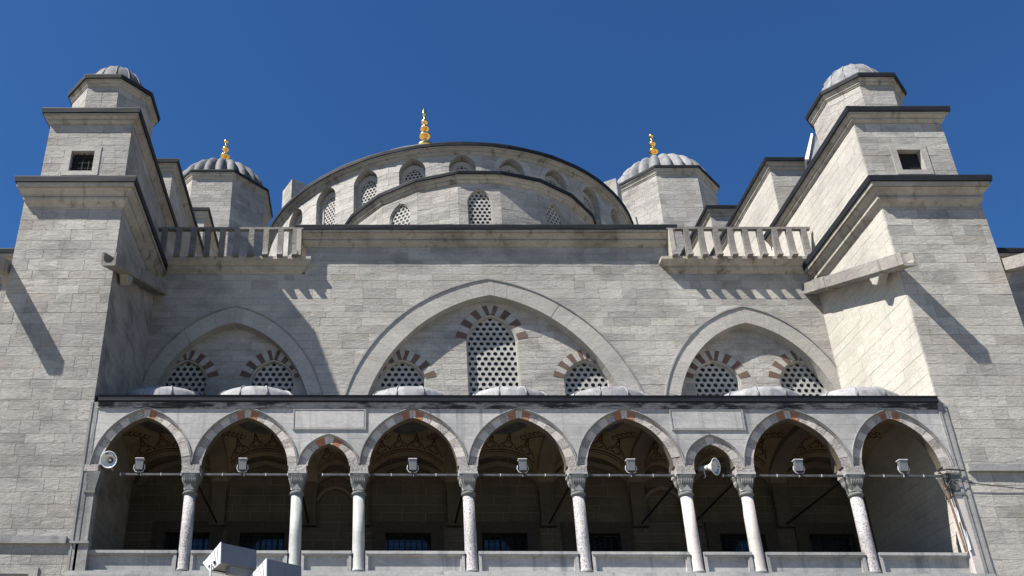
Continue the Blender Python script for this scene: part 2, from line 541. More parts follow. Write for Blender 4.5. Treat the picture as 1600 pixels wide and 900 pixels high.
def ringpolys(inner, outer, n, stilt=None):
    """voussoirs between two arches, n on each side, listed from left foot to right foot"""
    out = []
    for side in (-1, 1):
        row = []
        for i in range(n):
            a, b = i / n, (i + 1) / n
            mI, mO = inner.pt((a + b) / 2, side), outer.pt((a + b) / 2, side)
            q = [inner.pt(a, side), mI, inner.pt(b, side), outer.pt(b, side), mO, outer.pt(a, side)]
            if side == 1:
                q = q[::-1]
            row.append(q)
        if stilt is not None:
            k = max(1, round((inner.zs - stilt) / 0.3))
            for j in range(k):
                za, zb = stilt + (inner.zs - stilt) * j / k, stilt + (inner.zs - stilt) * (j + 1) / k
                x0, x1 = inner.uc + side * inner.W, outer.uc + side * outer.W
                x0, x1 = min(x0, x1), max(x0, x1)
                row.insert(j, [(x0, za), (x1, za), (x1, zb), (x0, zb)])
        out += row if side == -1 else row[::-1]
    return out

def fixccw(p):
    s = sum(p[i][0] * p[(i + 1) % len(p)][1] - p[(i + 1) % len(p)][0] * p[i][1] for i in range(len(p)))
    return p if s > 0 else p[::-1]

def strip(mb, F, arch, w0, w1, d0, d1, n=22, stilt=None):
    """continuous moulding following an arch at offsets w0..w1 outside it"""
    def off(side):
        pts = []
        if stilt is not None:
            pts.append((arch.uc + side * arch.W, stilt))
        pts += [arch.pt(i / n, side) for i in range(n + 1)]
        A, B = [], []
        for i, p in enumerate(pts):
            q0, q1 = pts[max(0, i - 1)], pts[min(len(pts) - 1, i + 1)]
            dx, dz = q1[0] - q0[0], q1[1] - q0[1]
            L = math.hypot(dx, dz) or 1
            nx, nz = side * dz / L, -side * dx / L
            if i == len(pts) - 1:
                nx = 0.0
                nz = 1.0 / max(0.6, nz) if nz > 0 else 1.0
            A.append((p[0] + nx * w0, p[1] + nz * w0))
            B.append((p[0] + nx * w1, p[1] + nz * w1))
        return A, B
    for side in (-1, 1):
        A, B = off(side)
        for i in range(len(A) - 1):
            mb.prism(F, fixccw([A[i], A[i + 1], B[i + 1], B[i]]), d0, d1)

def grille(parent, F, arch, pitch, hole, d, z0=None, mat='grille', name='window_grille'):
    mb = MB()
    z0 = arch.zb if z0 is None else z0
    R = pitch / math.sqrt(3)
    row, z = 0, arch.zt - pitch * 0.45
    th = 0.07
    while z > z0:
        n = int(arch.W / pitch) + 2
        for i in range(-n, n + 1):
            u = arch.uc + (i + (0.5 if row % 2 else 0)) * pitch
            if abs(u - arch.uc) < arch.hw(min(z, arch.zt - 1e-3)) + pitch * 0.75 or False:
                vs, fs = [], []
                for k in range(12):
                    a = 2 * PI * k / 12 + PI / 6
                    rr = R if k % 2 == 0 else R * math.cos(PI / 6)
                    vs.append(F(u + rr * math.cos(a), z + rr * math.sin(a), d))
                for k in range(12):
                    a = 2 * PI * k / 12 + PI / 6
                    vs.append(F(u + hole * math.cos(a), z + hole * math.sin(a), d - 0.004))
                for k in range(12):
                    a = 2 * PI * k / 12 + PI / 6
                    vs.append(F(u + hole * math.cos(a), z + hole * math.sin(a), d + th))
                for k in range(12):
                    j = (k + 1) % 12
                    fs += [(k, j, 12 + j, 12 + k), (12 + k, 12 + j, 24 + j, 24 + k)]
                mb.add(vs, fs)
        z -= pitch * math.sqrt(3) / 2
        row += 1
    g = mb.build(name, mat, parent)
    pn = MB()
    pn.prism(F, [(arch.uc - arch.W - .1, z0), (arch.uc + arch.W + .1, z0), (arch.uc + arch.W + .1, arch.zt + .1), (arch.uc - arch.W - .1, arch.zt + .1)], d + th + 0.05, d + th + 0.07)
    pn.build('pane', 'panegrey', g if parent.parent is None else parent)
    return g

def surround(parent, F, arch, rw=0.50, ww=0.44, n=4, d=-0.012):
    """alternating dull red and pale voussoirs over a window"""
    lim = 0.04
    for side in (-1, 1):
        tot = 2 * n - 1
        # red blocks at even places starting at the foot, a pale one at the crown
        for i in range(tot + 1):
            a, b = i / (tot + 0.5), min(1.0, (i + 1) / (tot + 0.5))
            if i == tot:
                a, b = i / (tot + 0.5), 1.0
            red = i % 2 == 0
            o = []
            for tt in (a, (a + b) / 2, b):
                p = arch.pt(tt, side)
                q0, q1 = arch.pt(max(0, tt - .02), side), arch.pt(min(1, tt + .02), side)
                dx, dz = q1[0] - q0[0], q1[1] - q0[1]
                L = math.hypot(dx, dz)
                nx, nz = side * dz / L, -side * dx / L
                if tt >= 0.999:
                    nx, nz = 0.0, 1.0
                wd = rw if red else ww
                o.append(((p[0] + nx * lim * 0, p[1] + nz * lim * 0), (p[0] + nx * wd, p[1] + nz * wd)))
            poly = fixccw([o[0][0], o[1][0], o[2][0], o[2][1], o[1][1], o[0][1]])
            MB().prism(F, shrink(poly, 0.004), d - (0.004 if red else 0), d + 0.2).build('voussoir', 'red' if red else 'ring', parent)

def octag(cx, cy, R, n=8, rot=None):
    rot = PI / n if rot is None else rot
    # clockwise seen from above so that outward is to the right of travel ... reversed order
    return [(cx + R * math.sin(rot + 2 * PI * k / n), cy - R * math.cos(rot + 2 * PI * k / n)) for k in range(n)]

def cap_poly(mb, path, z0, z1):
    n = len(path)
    vs = [(x, y, z0) for x, y in path] + [(x, y, z1) for x, y in path]
    mb.add(vs, [tuple(range(n - 1, -1, -1)), tuple(range(n, 2 * n))] + [(i, (i + 1) % n, n + (i + 1) % n, n + i) for i in range(n)])

# ------------------------------------------------------------------ setting: ground
g = MB()
g.add([(-3000, -3000, 0), (3000, -3000, 0), (3000, 3000, 0), (-3000, 3000, 0)], [(0, 1, 2, 3)])
g.build('ground', 'paving', kind='structure')

A = 30.0            # arcade plane
XL, XR = -10.4, 20.6
W = 36.0            # facade wall plane

# ------------------------------------------------------------------ cornice helper
def cornice(parent, path, z_top, out, drop, capt=0.3, closed=False, mat='mould', over=0.07):
    """stone moulding under a dark lead edge; path lies on the wall face"""
    zt = z_top - capt
    bz, d_ = zt - drop, drop
    pr = [(-0.05, bz), (0.035, bz), (0.045, bz + 0.07 * d_), (out * 0.16, bz + 0.10 * d_), (out * 0.34, bz + 0.20 * d_), (out * 0.44, bz + 0.27 * d_), (out * 0.46, bz + 0.28 * d_), (out * 0.46, bz + 0.40 * d_),
          (out * 0.36, bz + 0.405 * d_), (out * 0.36, bz + 0.45 * d_), (out * 0.50, bz + 0.455 * d_), (out * 0.50, bz + 0.55 * d_), (out * 0.60, bz + 0.60 * d_), (out * 0.82, bz + 0.72 * d_), (out * 0.88, bz + 0.76 * d_),
          (out * 0.80, bz + 0.765 * d_), (out * 0.80, bz + 0.80 * d_), (out, bz + 0.805 * d_), (out, zt), (-0.05, zt)]
    pth = []
    rj = random.Random(int(z_top * 100))
    m_ = len(path)
    for i in range(m_ if closed else m_ - 1):
        p, q = path[i], path[(i + 1) % m_]
        L = math.dist(p, q)
        n_ = max(1, int(L / 0.9))
        pth += [(p[0] + (q[0] - p[0]) * k / n_, p[1] + (q[1] - p[1]) * k / n_) for k in range(n_)]
    if not closed:
        pth.append(path[-1])
    MB().sweep(pth, pr, closed).wobble(0.007, rj).build('cornice_moulding', mat, parent)
    MB().sweep(pth, [(-0.05, zt + 0.002), (out + over, zt + 0.002), (out + over + 0.03, z_top - 0.05), (out + over + 0.02, z_top), (-0.05, z_top + 0.02)], closed).wobble(0.014, rj).build('lead_edge', 'leadcap', parent)

# ------------------------------------------------------------------ towers
def u_path(x0, x1, y0, y1):
    return [(x0, y1), (x0, y0), (x1, y0), (x1, y1)]

def clad(st, x0, x1, y0, y1, z0, z1, ch, sw, faces, rg, ops=(), forced=(), th=0.07, w=1.0, mr=None):
    if 'F' in faces:
        st.lay(front(y0), masonry(x0, x1, z0, z1, ch, sw, ops, rg, forced), th=th, w=w, rg=rg)
    if 'L' in faces:   # face looking to -X
        st.lay(frame(x0, 0, 0, -1), masonry(-y1, -(y0 + th), z0, z1, ch, sw, (), rg, forced), th=th, w=w, rg=rg, mat='smooth')  # sun-facing side: smoother stone, with sun brightness painted into its tone
    if 'R' in faces:   # face looking to +X
        st.lay(frame(x1, 0, 0, 1), masonry(y0 + th, y1, z0, z1, ch, sw, (), rg, forced), th=th, w=w, rg=rg, mat=mr)

def tower(cx, side, label):
    rg = random.Random(100 + side)
    t = thing('buttress_tower', label, 'tower', (cx, 33, 0), 'towers flanking the gallery')
    x0, x1 = cx - 2.06, cx + 2.06
    if side < 0: x0, x1 = -14.5, XL
    else: x0, x1 = XR, 24.65
    inner = 'R' if side < 0 else 'L'
    st = Stones(t, 'ashlar', limit=292)
    i = 0.015
    ys = 30.03
    MB().box(x0 + i, x1 - i, ys + i, 40, 0, 26.3).build('tower_core', 'mortar', t)
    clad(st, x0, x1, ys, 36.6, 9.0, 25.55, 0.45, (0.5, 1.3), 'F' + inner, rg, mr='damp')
    clad(st, x0, x1, ys, 36.6, 0, 9.0, 0.5, (0.9, 2.0), 'F', rg, w=0.2)
    cornice(t, u_path(x0 + (.26 if side < 0 else 0), x1 - (.22 if side > 0 else 0), ys, 37.2), 26.40, 0.48, 0.92, 0.28)
    # ledge band
    zl = 11.13 if side < 0 else 13.88
    xb = (x0, -10.62) if side < 0 else (20.92, x1)
    MB().box(xb[0], xb[1], ys - 0.14, ys + .05, zl - .26, zl).build('ledge', 'trim', t)
    # second stage with a small barred window
    c2 = -12.45 if side < 0 else 22.62
    h2 = 1.80 if side < 0 else 1.88
    y2 = 30.5
    wz0, wz1 = 27.48, 28.62
    wc = -12.60 if side < 0 else 22.72
    ww = 0.53
    MB().box(c2 - h2 + i, c2 + h2 - i, y2 + 0.8, 39.5, 26.3, 30.4).build('second_stage_core', 'mortar', t)
    fr = MB()
    fr.box(c2 - h2 + i, wc - ww, y2 + i, y2 + .8, 26.3, 30.4)
    fr.box(wc + ww, c2 + h2 - i, y2 + i, y2 + .8, 26.3, 30.4)
    fr.box(wc - ww, wc + ww, y2 + i, y2 + .8, 26.3, wz0)
    fr.box(wc - ww, wc + ww, y2 + i, y2 + .8, wz1, 30.4)
    fr.build('window_wall', 'ashlar', t)
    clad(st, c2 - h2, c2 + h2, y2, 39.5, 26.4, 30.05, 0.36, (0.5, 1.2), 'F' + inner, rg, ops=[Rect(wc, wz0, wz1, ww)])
    cornice(t, u_path(c2 - h2, c2 + h2, y2, 39.5), 30.74, 0.26, 0.42, 0.26)
    wn = MB()
    for a, b, c, d in ((wc - ww - .24, wc - ww + .03, wz0 - .2, wz1 + .22), (wc + ww - .03, wc + ww + .24, wz0 - .2, wz1 + .22)):
        wn.box(a, b, y2 - 0.03, y2 + .35, c, d)
    wn.box(wc - ww + .03, wc + ww - .03, y2 - 0.03, y2 + .35, wz1 - .03, wz1 + .22)
    wn.box(wc - ww + .03, wc + ww - .03, y2 - 0.03, y2 + .35, wz0 - .2, wz0 + .03)
    wf = wn.build('window_frame', 'ring', t)
    MB().box(wc - ww, wc + ww, y2 + .24, y2 + .79, wz0, wz1).build('opening_shade_block', 'dark', wf)  # black block added to paint the opening's inner shade
    if side < 0:
        for k in range(3):
            x = wc - ww + (k + 1) * 2 * ww / 4
            MB().tube([(x, y2 + .14, wz0), (x, y2 + .14, wz1)], 0.018, 6).build('bar', 'iron', wf)
        for k in range(3):
            z = wz0 + (k + 1) * (wz1 - wz0) / 4
            MB().tube([(wc - ww, y2 + .14, z), (wc + ww, y2 + .14, z)], 0.018, 6).build('bar', 'iron', wf)
    # octagonal lantern
    cl = -12.48 if side < 0 else 22.70
    yl = 32.95
    R = 1.88
    cap = MB()
    cap_poly(cap, octag(cl, yl, R - .02), 30.3, 33.0)
    cap.build('lantern_core', 'mortar', t)
    v = octag(cl, yl, R)
    for k in range(8):
        a, b = v[k - 1], v[k]
        L = math.dist(a, b)
        F = frame(a[0], a[1], (b[0] - a[0]) / L, (b[1] - a[1]) / L)
        if (a[1] + b[1]) / 2 < yl + 1.2:
            st.lay(F, masonry(0.0, L, 30.6, 33.1, 0.4, (0.5, 1.0), (), rg), th=.05, rg=rg, w=1.0)
    cornice(t, octag(cl, yl, R), 33.52, 0.17, 0.34, 0.2, closed=True)
    st.done()
    # ribbed lead dome in gores
    dome(t, cl, yl, 33.4, 1.5, 2.2, 14, 0.0, 'lead' if side < 0 else 'leadmid')
    # foot of the stage roofs
    MB().box(x0 - .35, x1 + .35, ys - .35, 37.2, 26.36, 26.46).build('roof_sheet', 'lead', t)
    MB().box(c2 - h2 - .2, c2 + h2 + .2, y2 - .2, 39.5, 30.66, 30.78).build('roof_sheet', 'lead', t)
    return t

def dome(parent, cx, cy, z0, R, H, n, lobe, mat, pw=2.0, seam=0.035, steps=9, k0=0):
    """lead dome: every gore its own sheet, with a raised seam between"""
    for k in range(n):
        a0, a1 = 2 * PI * (k + k0) / n, 2 * PI * (k + 1 + k0) / n
        vs, fs = [], []
        q = 6
        for i in range(steps + 1):
            s = i / steps
            ph = s * PI / 2
            r = R * math.cos(ph) ** (2 / pw)
            z = z0 + H * math.sin(ph) ** (2 / pw)
            for j in range(q + 1):
                a = a0 + (a1 - a0) * j / q
                rr = r * (1 + lobe * math.sin(PI * j / q) ** 0.8)
                vs.append((cx + rr * math.cos(a), cy + rr * math.sin(a), z))
        for i in range(steps):
            for j in range(q):
                fs.append((i * (q + 1) + j, i * (q + 1) + j + 1, (i + 1) * (q + 1) + j + 1, (i + 1) * (q + 1) + j))
        o = MB().add(vs, fs).build('lead_panel', mat, parent, smooth=True)
        if seam:
            pts = []
            for i in range(steps + 1):
                ph = i / steps * PI / 2
                r = R * math.cos(ph) ** (2 / pw) * 1.004
                pts.append((cx + r * math.cos(a0), cy + r * math.sin(a0), z0 + H * math.sin(ph) ** (2 / pw) + .004))
            MB().tube(pts, seam, 5).build('seam', mat, o, smooth=True)

def finial(parent, cx, cy, z0, z1, bulbs):
    H = z1 - z0
    prof = []
    z = 0.0
    tot = sum(b[1] for b in bulbs)
    for r, h in bulbs:
        hh = h / tot * H
        for i in range(11):
            s = i / 10
            prof.append((max(0.012 * H, r * math.sin(PI * s) ** 0.9), z0 + z + hh * s))
        z += hh
    MB().lathe(cx, cy, prof, 28).build('finial', 'gold', parent, smooth=True)

t_left = tower(-12.45, -1, 'left stone tower with an octagonal turret and a barred square window')
t_right = tower(22.65, 1, 'right stone tower with an octagonal turret and an open unbarred window')

# ------------------------------------------------------------------ main facade wall with the three blind arches
fw = thing('facade_wall', 'tall grey stone wall with three pointed blind arches above the gallery', 'wall', (5.2, W, 0))
rgf = random.Random(5)
BIGo = Arch(5.25, 16.5, 18.0, 6.82, 7.69, m=0.94)
BIGi = Arch(5.3, 16.5, 18.0, 6.0, 6.84, m=0.88)
SIDE = []
for uc in (-6.5, 16.95):
    SIDE.append((Arch(uc, 16.5, 18.8, 4.25, 5.38, m=0.88), Arch(uc, 16.5, 18.8, 3.6, 4.55, m=0.88)))
ops = [BIGo] + [s[0] for s in SIDE]
FW = front(W)
core = MB()
stf = Stones(fw, 'ashlar', limit=292)
polys = masonry(XL, XR, 16.5, 26.0, 0.43, (0.42, 1.7), ops, rgf)
polys += masonry(-3.35, 14.0, 26.0, 27.7, 0.42, (0.5, 1.5), (), rgf)
corebed(core, FW, polys, 0.015, 0.65)
stf.lay(FW, polys, rg=rgf)
# tympana
def win(uc, zs, Wd, h, zb=17.2, m=0.8):
    return Arch(uc, zb, zs, Wd, h, k=0.97, m=m)
WINS = [win(5.37, 22.75, 1.19, 1.36), win(1.23, 20.72, 1.04, 0.98), win(9.56, 20.72, 1.04, 0.98)]
WL = [win(-8.62, 20.72, 1.0, 0.98), win(-4.67, 20.72, 1.02, 0.98)]
WR = [win(15.40, 20.72, 1.05, 0.98), win(19.28, 20.72, 1.05, 0.98)]
FT = front(W + 0.5)
clipo = lambda ar: ar
def tymp(outer, wins):
    pl = masonry(outer.uc - outer.W - .1, outer.uc + outer.W + .1, 16.6, outer.zt + .2, 0.33, (0.5, 1.4), wins, rgf)
    keep = []
    for p in pl:
        if any(abs(q[0] - outer.uc) < outer.hw(max(16.6, q[1] - .35)) + .3 for q in p):
            keep.append(p)
    corebed(core, FT, keep, 0.015, 0.45)
    stf.lay(FT, keep, w=0.8, rg=rgf)
tymp(BIGi, WINS)
for (o, i), ws in zip(SIDE, (WL, WR)):
    tymp(i, ws)
core.build('wall_core', 'mortar', fw)
stf.done()
for (o, i), n in (((BIGo, BIGi), 13), (SIDE[0], 9), (SIDE[1], 9)):
    ar = MB()
    strip(ar, FW, i, -0.001, 0.05, 0.02, 0.6, n=20, stilt=16.6)
    ring = ar.build('blind_arch', 'ring', fw)
    for p in ringpolys(i, o, n, stilt=16.6):
        p = [(min(max(q[0], XL), XR), q[1]) for q in p]
        if area(p) < 0.02: continue
        MB().prism(FW, shrink(fixccw(p), 0.005), -0.004 + rgf.uniform(-.006, .006), 0.55).build('voussoir', 'ring', ring)
    hm = MB()
    strip(hm, FW, o, 0.0, 0.06, -0.055, 0.05, n=26)
    hm.v = [(min(max(x, XL), XR), y, z) for x, y, z in hm.v]
    hm.build('hood_moulding', 'trim', ring)
for a in WINS + WL + WR:
    fr = MB()
    strip(fr, FT, a, -0.07, 0.0, 0.06, 0.30, n=14, stilt=17.2)
    wf = fr.build('window', 'ring', fw)
    surround(wf, FT, a, n=4)
    grille(wf, FT, a, 0.305, 0.104, 0.24)
# crowning cornice of the centre
cornice(fw, [(-3.25, 42), (-3.25, W), (13.72, W), (13.72, 42)], 28.42, 0.52, 0.66, 0.24)
cb = MB()
cb.box(-3.35, 14.0, 36.5, 42.0, 25.6, 28.2)
cb.box(-10.4, 20.6, 37.4, 60.0, 16.5, 25.9)
cb.box(-10.4, 20.6, 36.6, 37.39, 25.6, 25.9)
cb.build('body_core', 'ashlar', fw)
MB().box(-3.7, 14.2, 35.6, 42.2, 28.24, 28.36).build('roof_sheet', 'lead', fw)
MB().box(-10.4, -3.3, 36.2, 60.0, 26.0, 26.5).build('terrace', 'ashlar_old', fw)
MB().box(13.7, 20.6, 36.2, 60.0, 26.0, 26.5).build('terrace', 'ashlar_old', fw)

# ------------------------------------------------------------------ balconies
def balcony(x0, x1, label, endside):
    t = thing('balcony', label, 'balcony', ((x0 + x1) / 2, 35.6, 26.0), 'balustraded balconies beside the centre wall')
    yb = W
    path = [(x0, W + .2), (x0, W), (x1, W)] if endside > 0 else [(x0, W), (x1, W), (x1, W + .2)]
    pr = [(-.1, 26.0), (0.03, 26.0), (0.05, 26.06), (0.2, 26.16), (0.22, 26.18), (0.22, 26.28), (0.20, 26.30), (0.28, 26.34), (0.46, 26.50), (0.50, 26.53), (0.50, 26.68), (-.1, 26.68)]
    MB().sweep(path, pr).build('ledge_moulding', 'mould', t)
    y0 = 35.40
    MB().box(x0 + (0 if endside < 0 else -.1), x1 - (0 if endside > 0 else -.1), y0 + .0, y0 + .20, 28.16, 28.28).build('handrail', 'balus', t)
    n = 10
    me = None
    step = 0.695
    for k in range(n):
        x = (x1 - 0.32 - k * step) if endside > 0 else (x0 + 0.32 + k * step)
        if me is None:
            mb = MB()
            prof = [(.02, 26.60), (-.13, 26.62), (-.13, 26.66), (-.06, 26.78), (-.02, 26.95), (0.0, 27.2), (0.0, 28.16), (.18, 28.16), (.18, 26.60)]
            F = lambda u, z, d: (d, y0 + u, z)
            n2 = len(prof)
            vs = [F(u, z, -.13) for u, z in prof] + [F(u, z, .13) for u, z in prof]
            fs = [tuple(range(n2 - 1, -1, -1)), tuple(range(n2, 2 * n2))] + [(i, (i + 1) % n2, n2 + (i + 1) % n2, n2 + i) for i in range(n2)]
            # local coordinates: x about 0
            lx = root_loc(t)
            mb.add([(a + lx[0], b, c) for a, b, c in vs], fs)
            o = mb.build('baluster', 'balus', t)
            me = o.data
        else:
            o = bpy.data.objects.new('baluster', me)
            C.objects.link(o)
            o.parent = t
        o.location = (x - lx[0], 0, 0)
    # end post against the centre block
    xe = (x0 - .02, x0 + .2) if endside > 0 else (x1 - .2, x1 + .02)
    MB().box(xe[0], xe[1], y0 - .02, W - .02, 26.68, 28.16).build('end_post', 'mould', t)
balcony(XL, -3.55, 'left stone balcony with ten plain balusters, half in the tower shadow', -1)
balcony(13.9, XR, 'right stone balcony with ten plain sunlit balusters', 1)

# ------------------------------------------------------------------ rain spouts
def spout(p0, p1, label, side):
    """open stone channel sloping out along a tower side; p = (x, y, z of channel top)"""
    t = thing('rain_spout', label, 'rain spout', (p0[0], p0[1], p0[2] - .6), 'stone rain spouts on the towers')
    hw, h = 0.28, 0.60
    sec = [(-hw, 0), (-hw, -h * .9), (-hw * .85, -h), (hw * .85, -h), (hw, -h * .9), (hw, 0), (hw - .09, 0), (hw - .09, -h * .55), (hw * .35, -h * .8), (-hw * .35, -h * .8), (-hw + .09, -h * .55), (-hw + .09, 0)]
    n = len(sec)
    vs = [(p0[0] + a, p0[1], p0[2] + b) for a, b in sec] + [(p1[0] + a, p1[1], p1[2] + b) for a, b in sec]
    quads = [(i, i + 1, n + i + 1, n + i) for i in range(n - 1)] + [(n - 1, 0, n, 2 * n - 1)]
    ends = [(11, 0, 1, 10), (10, 1, 2, 9), (9, 2, 3, 8), (8, 3, 4, 7), (7, 4, 5, 6)]
    MB().add(vs, quads + [tuple(n + i for i in q) for q in ends] + [q[::-1] for q in ends]).build('channel', 'spout', t)
    # carved bracket under the outer end
    f = (p0[1] - 30.6) / (p0[1] - p1[1])
    bx, by, bz = p0[0] + (p1[0] - p0[0]) * f, 30.6, p0[2] + (p1[2] - p0[2]) * f - h
    s = side
    prof = [(-.30, .06), (-.24, -.08), (-.05, -.20), (.06, -.32), (.18, -.38), (.42, -.20), (.55, .2)]
    MB().prism(lambda u, z, d: (bx - .17 + d, by + u, bz + z), [(a, b) for a, b in prof], 0.0, 0.34).build('bracket', 'ashlar', t)
    # joint collar near the wall
    q = .14
    cx, cy, cz = p0[0] + (p1[0] - p0[0]) * q, p0[1] + (p1[1] - p0[1]) * q, p0[2] + (p1[2] - p0[2]) * q
    MB().prism(lambda u, z, d: (cx + u, cy - .9 + d, cz + z + (.9 - d) * (p1[2] - p0[2]) / (p0[1] - p1[1])), [(-hw - .03, .03), (-hw - .03, -h * .9), (-hw * .85, -h - .03), (hw * .85, -h - .03), (hw + .03, -h * .9), (hw + .03, .03)][::1], 0.0, 0.9).build('collar', 'spout', t)
spout((-10.05, 36.0, 25.45), (-10.12, 28.55, 21.95), 'stone rain spout on the inner side of the left tower', 1)
spout((20.18, 36.0, 25.45), (20.18, 28.75, 22.08), 'stone rain spout on the inner side of the right tower', -1)
spout((-14.86, 36.0, 25.45), (-14.86, 28.6, 21.95), 'stone rain spout at the left edge, outside the left tower', -1)
spout((25.02, 36.0, 25.45), (25.02, 28.7, 22.08), 'stone rain spout at the right edge, outside the right tower', 1)

# ------------------------------------------------------------------ wing walls beyond the towers
def wing(x0, x1, uc, label):
    rg = random.Random(int(x1 * 10))
    t = thing('wing_wall', label, 'wall', ((x0 + x1) / 2, W, 0), 'wing walls outside the towers')
    o, i = Arch(uc, 16.5, 18.8, 4.25, 5.1, m=0.88), Arch(uc, 16.5, 18.8, 3.6, 4.3, m=0.88)
    pl = masonry(x0, x1, 14, 26.2, 0.38, (0.6, 1.6), [o], rg)
    pt = [p for p in masonry(uc - 3.8, uc + 3.8, 16, 23.4, 0.35, (0.6, 1.4), (), rg)]
    c = MB()
    corebed(c, front(W), pl, 0.015, 0.6)
    corebed(c, front(W + .5), pt, 0.015, 0.4)
    c.box(x0, x1, W, W + 1.5, 0, 14)
    c.build('wall_core', 'mortar', t)
    s = Stones(t, 'ashlar_old', limit=280)
    s.lay(front(W), pl, rg=rg)
    s.lay(front(W + .5), pt, rg=rg, w=.3)
    s.done()
    for p in ringpolys(i, o, 9, stilt=16.6):
        MB().prism(front(W), shrink(fixccw(p), 0.005), -0.02, 0.55).build('voussoir', 'ring', t)
    cornice(t, [(x0, W), (x1, W)], 27.05, 0.55, 0.8, 0.25)
wing(-24.0, -14.5, -19.8, 'stained side wall at the left edge beyond the left tower')
wing(24.65, 34.5, 30.1, 'stained side wall at the right edge beyond the right tower')

# ------------------------------------------------------------------ stepped buttress walls behind the towers
def step_wall(x0, x1, steps, label, side, seed):
    rg = random.Random(seed)
    t = thing('stepped_buttress', label, 'buttress', ((x0 + x1) / 2, steps[0][0], 26), 'stepped buttress walls behind the towers')
    s = Stones(t, 'ashlar', limit=290)
    for k, (y, z, y1) in enumerate(steps):
        MB().box(x0 + .015, x1 - .015, y + .015, y1, 26, z - .3).build('step_core', 'mortar', t)
        zb = 29.0 if k == 0 else 32.5
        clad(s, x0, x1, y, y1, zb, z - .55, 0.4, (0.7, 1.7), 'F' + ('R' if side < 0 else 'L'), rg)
        cornice(t, u_path(x0, x1, y, y1), z, 0.22, 0.42, 0.22)
        MB().box(x0 - .1, x1 + .1, y - .1, y1, z - .06, z + .04).build('roof_sheet', 'lead', t)
    s.done()
step_wall(-14.3, -10.6, [(37.4, 33.95, 46.5), (45.6, 37.25, 55.5)], 'stepped stone buttress behind the left tower', -1, 41)
step_wall(20.8, 24.5, [(38.05, 34.55, 46.9), (46.0, 37.7, 55.5)], 'stepped stone buttress behind the right tower', 1, 42)

# ------------------------------------------------------------------ great drum of the half dome
DC = (5.12, 55.3)
gd = thing('semi_dome', 'large semi-dome with a curved row of arched windows in its drum', 'dome', (DC[0], DC[1], 26))
rgd = random.Random(77)
RD = 12.9
FD = cylf(DC[0], DC[1], RD)
wd = [Arch(math.radians(a) * RD, 35.6, 37.95, 0.80, 0.86, k=0.97) for a in (-53, -39.7, -26.5, -13.3, 0, 13.3, 26.5, 39.7, 53)]
pl = masonry(-math.radians(88) * RD, math.radians(88) * RD, 31.0, 39.2, 0.42, (0.5, 1.0), wd, rgd)
c = MB()
corebed(c, FD, pl, 0.015, 0.6)
c.build('drum_core', 'mortar', gd)
s = Stones(gd, 'ashlar', limit=290)
for p in pl:
    s.lay(FD, [p], w=1.0 if p[0][1] > 35.5 else 0.1, rg=rgd)
s.done()
for a in wd:
    inner = Arch(a.uc, 35.6, 37.7, 0.56, 0.62, k=0.97)
    b_ = MB()
    strip(b_, FD, inner, 0.0, 0.34, 0.42, 0.60, n=10, stilt=35.6)
    wf = b_.build('window', 'ring', gd)
    b_ = MB()
    strip(b_, FD, a, 0.0, 0.30, -0.012, 0.2, n=10)
    b_.build('arch_stones', 'ring', wf)
    grille(wf, FD, inner, 0.24, 0.088, 0.5)
arc = lambda R, a0, a1, n: [(DC[0] + R * math.sin(math.radians(a0 + (a1 - a0) * i / n)), DC[1] - R * math.cos(math.radians(a0 + (a1 - a0) * i / n))) for i in range(n + 1)]
cornice(gd, arc(RD, -89, 89, 44), 39.42, 0.36, 0.42, 0.22)
# lead roof in sheets
for k in range(26):
    a0, a1 = -90 + k * 180 / 26, -90 + (k + 1) * 180 / 26
    vs, fs = [], []
    for i in range(9):
        s_ = i / 8
        r = 12.9 * (1 - s_)
        z = 39.4 + 4.6 * (1 - (1 - s_) ** 2.3)
        for j in range(4):
            a = math.radians(a0 + (a1 - a0) * j / 3)
            vs.append((DC[0] + r * math.sin(a), DC[1] - r * math.cos(a), z))
    fs = [(i * 4 + j, i * 4 + j + 1, (i + 1) * 4 + j + 1, (i + 1) * 4 + j) for i in range(8) for j in range(3)]
    MB().add(vs, fs).build('lead_panel', 'lead', gd, smooth=True)
# radial piers that show past the drum
for (ang, r0, zt, wd_) in ((-60, 13.6, 41.9, 1.5), (60, 13.7, 42.0, 1.2)):
    ca, sa = math.cos(math.radians(ang)), math.sin(math.radians(ang))
    F = frame(DC[0] + r0 * sa, DC[1] - r0 * ca, math.cos(math.radians(ang)), math.sin(math.radians(ang)))
    pb = MB()
    pb.prism(F, [(-wd_ / 2, 39.45), (wd_ / 2, 39.45), (wd_ / 2, zt), (-wd_ / 2, zt)], -0.2 + 1.0, 3.6)
    o = pb.build('radial_pier', 'mortar', gd)
    for p in masonry(-wd_ / 2, wd_ / 2, 39.5, zt, 0.42, (0.5, 1.0), (), rgd):
        MB().prism(F, shrink(p, .005), 0.785 - .2 + .2, 1.0).build('stone', 'ashlar', o)

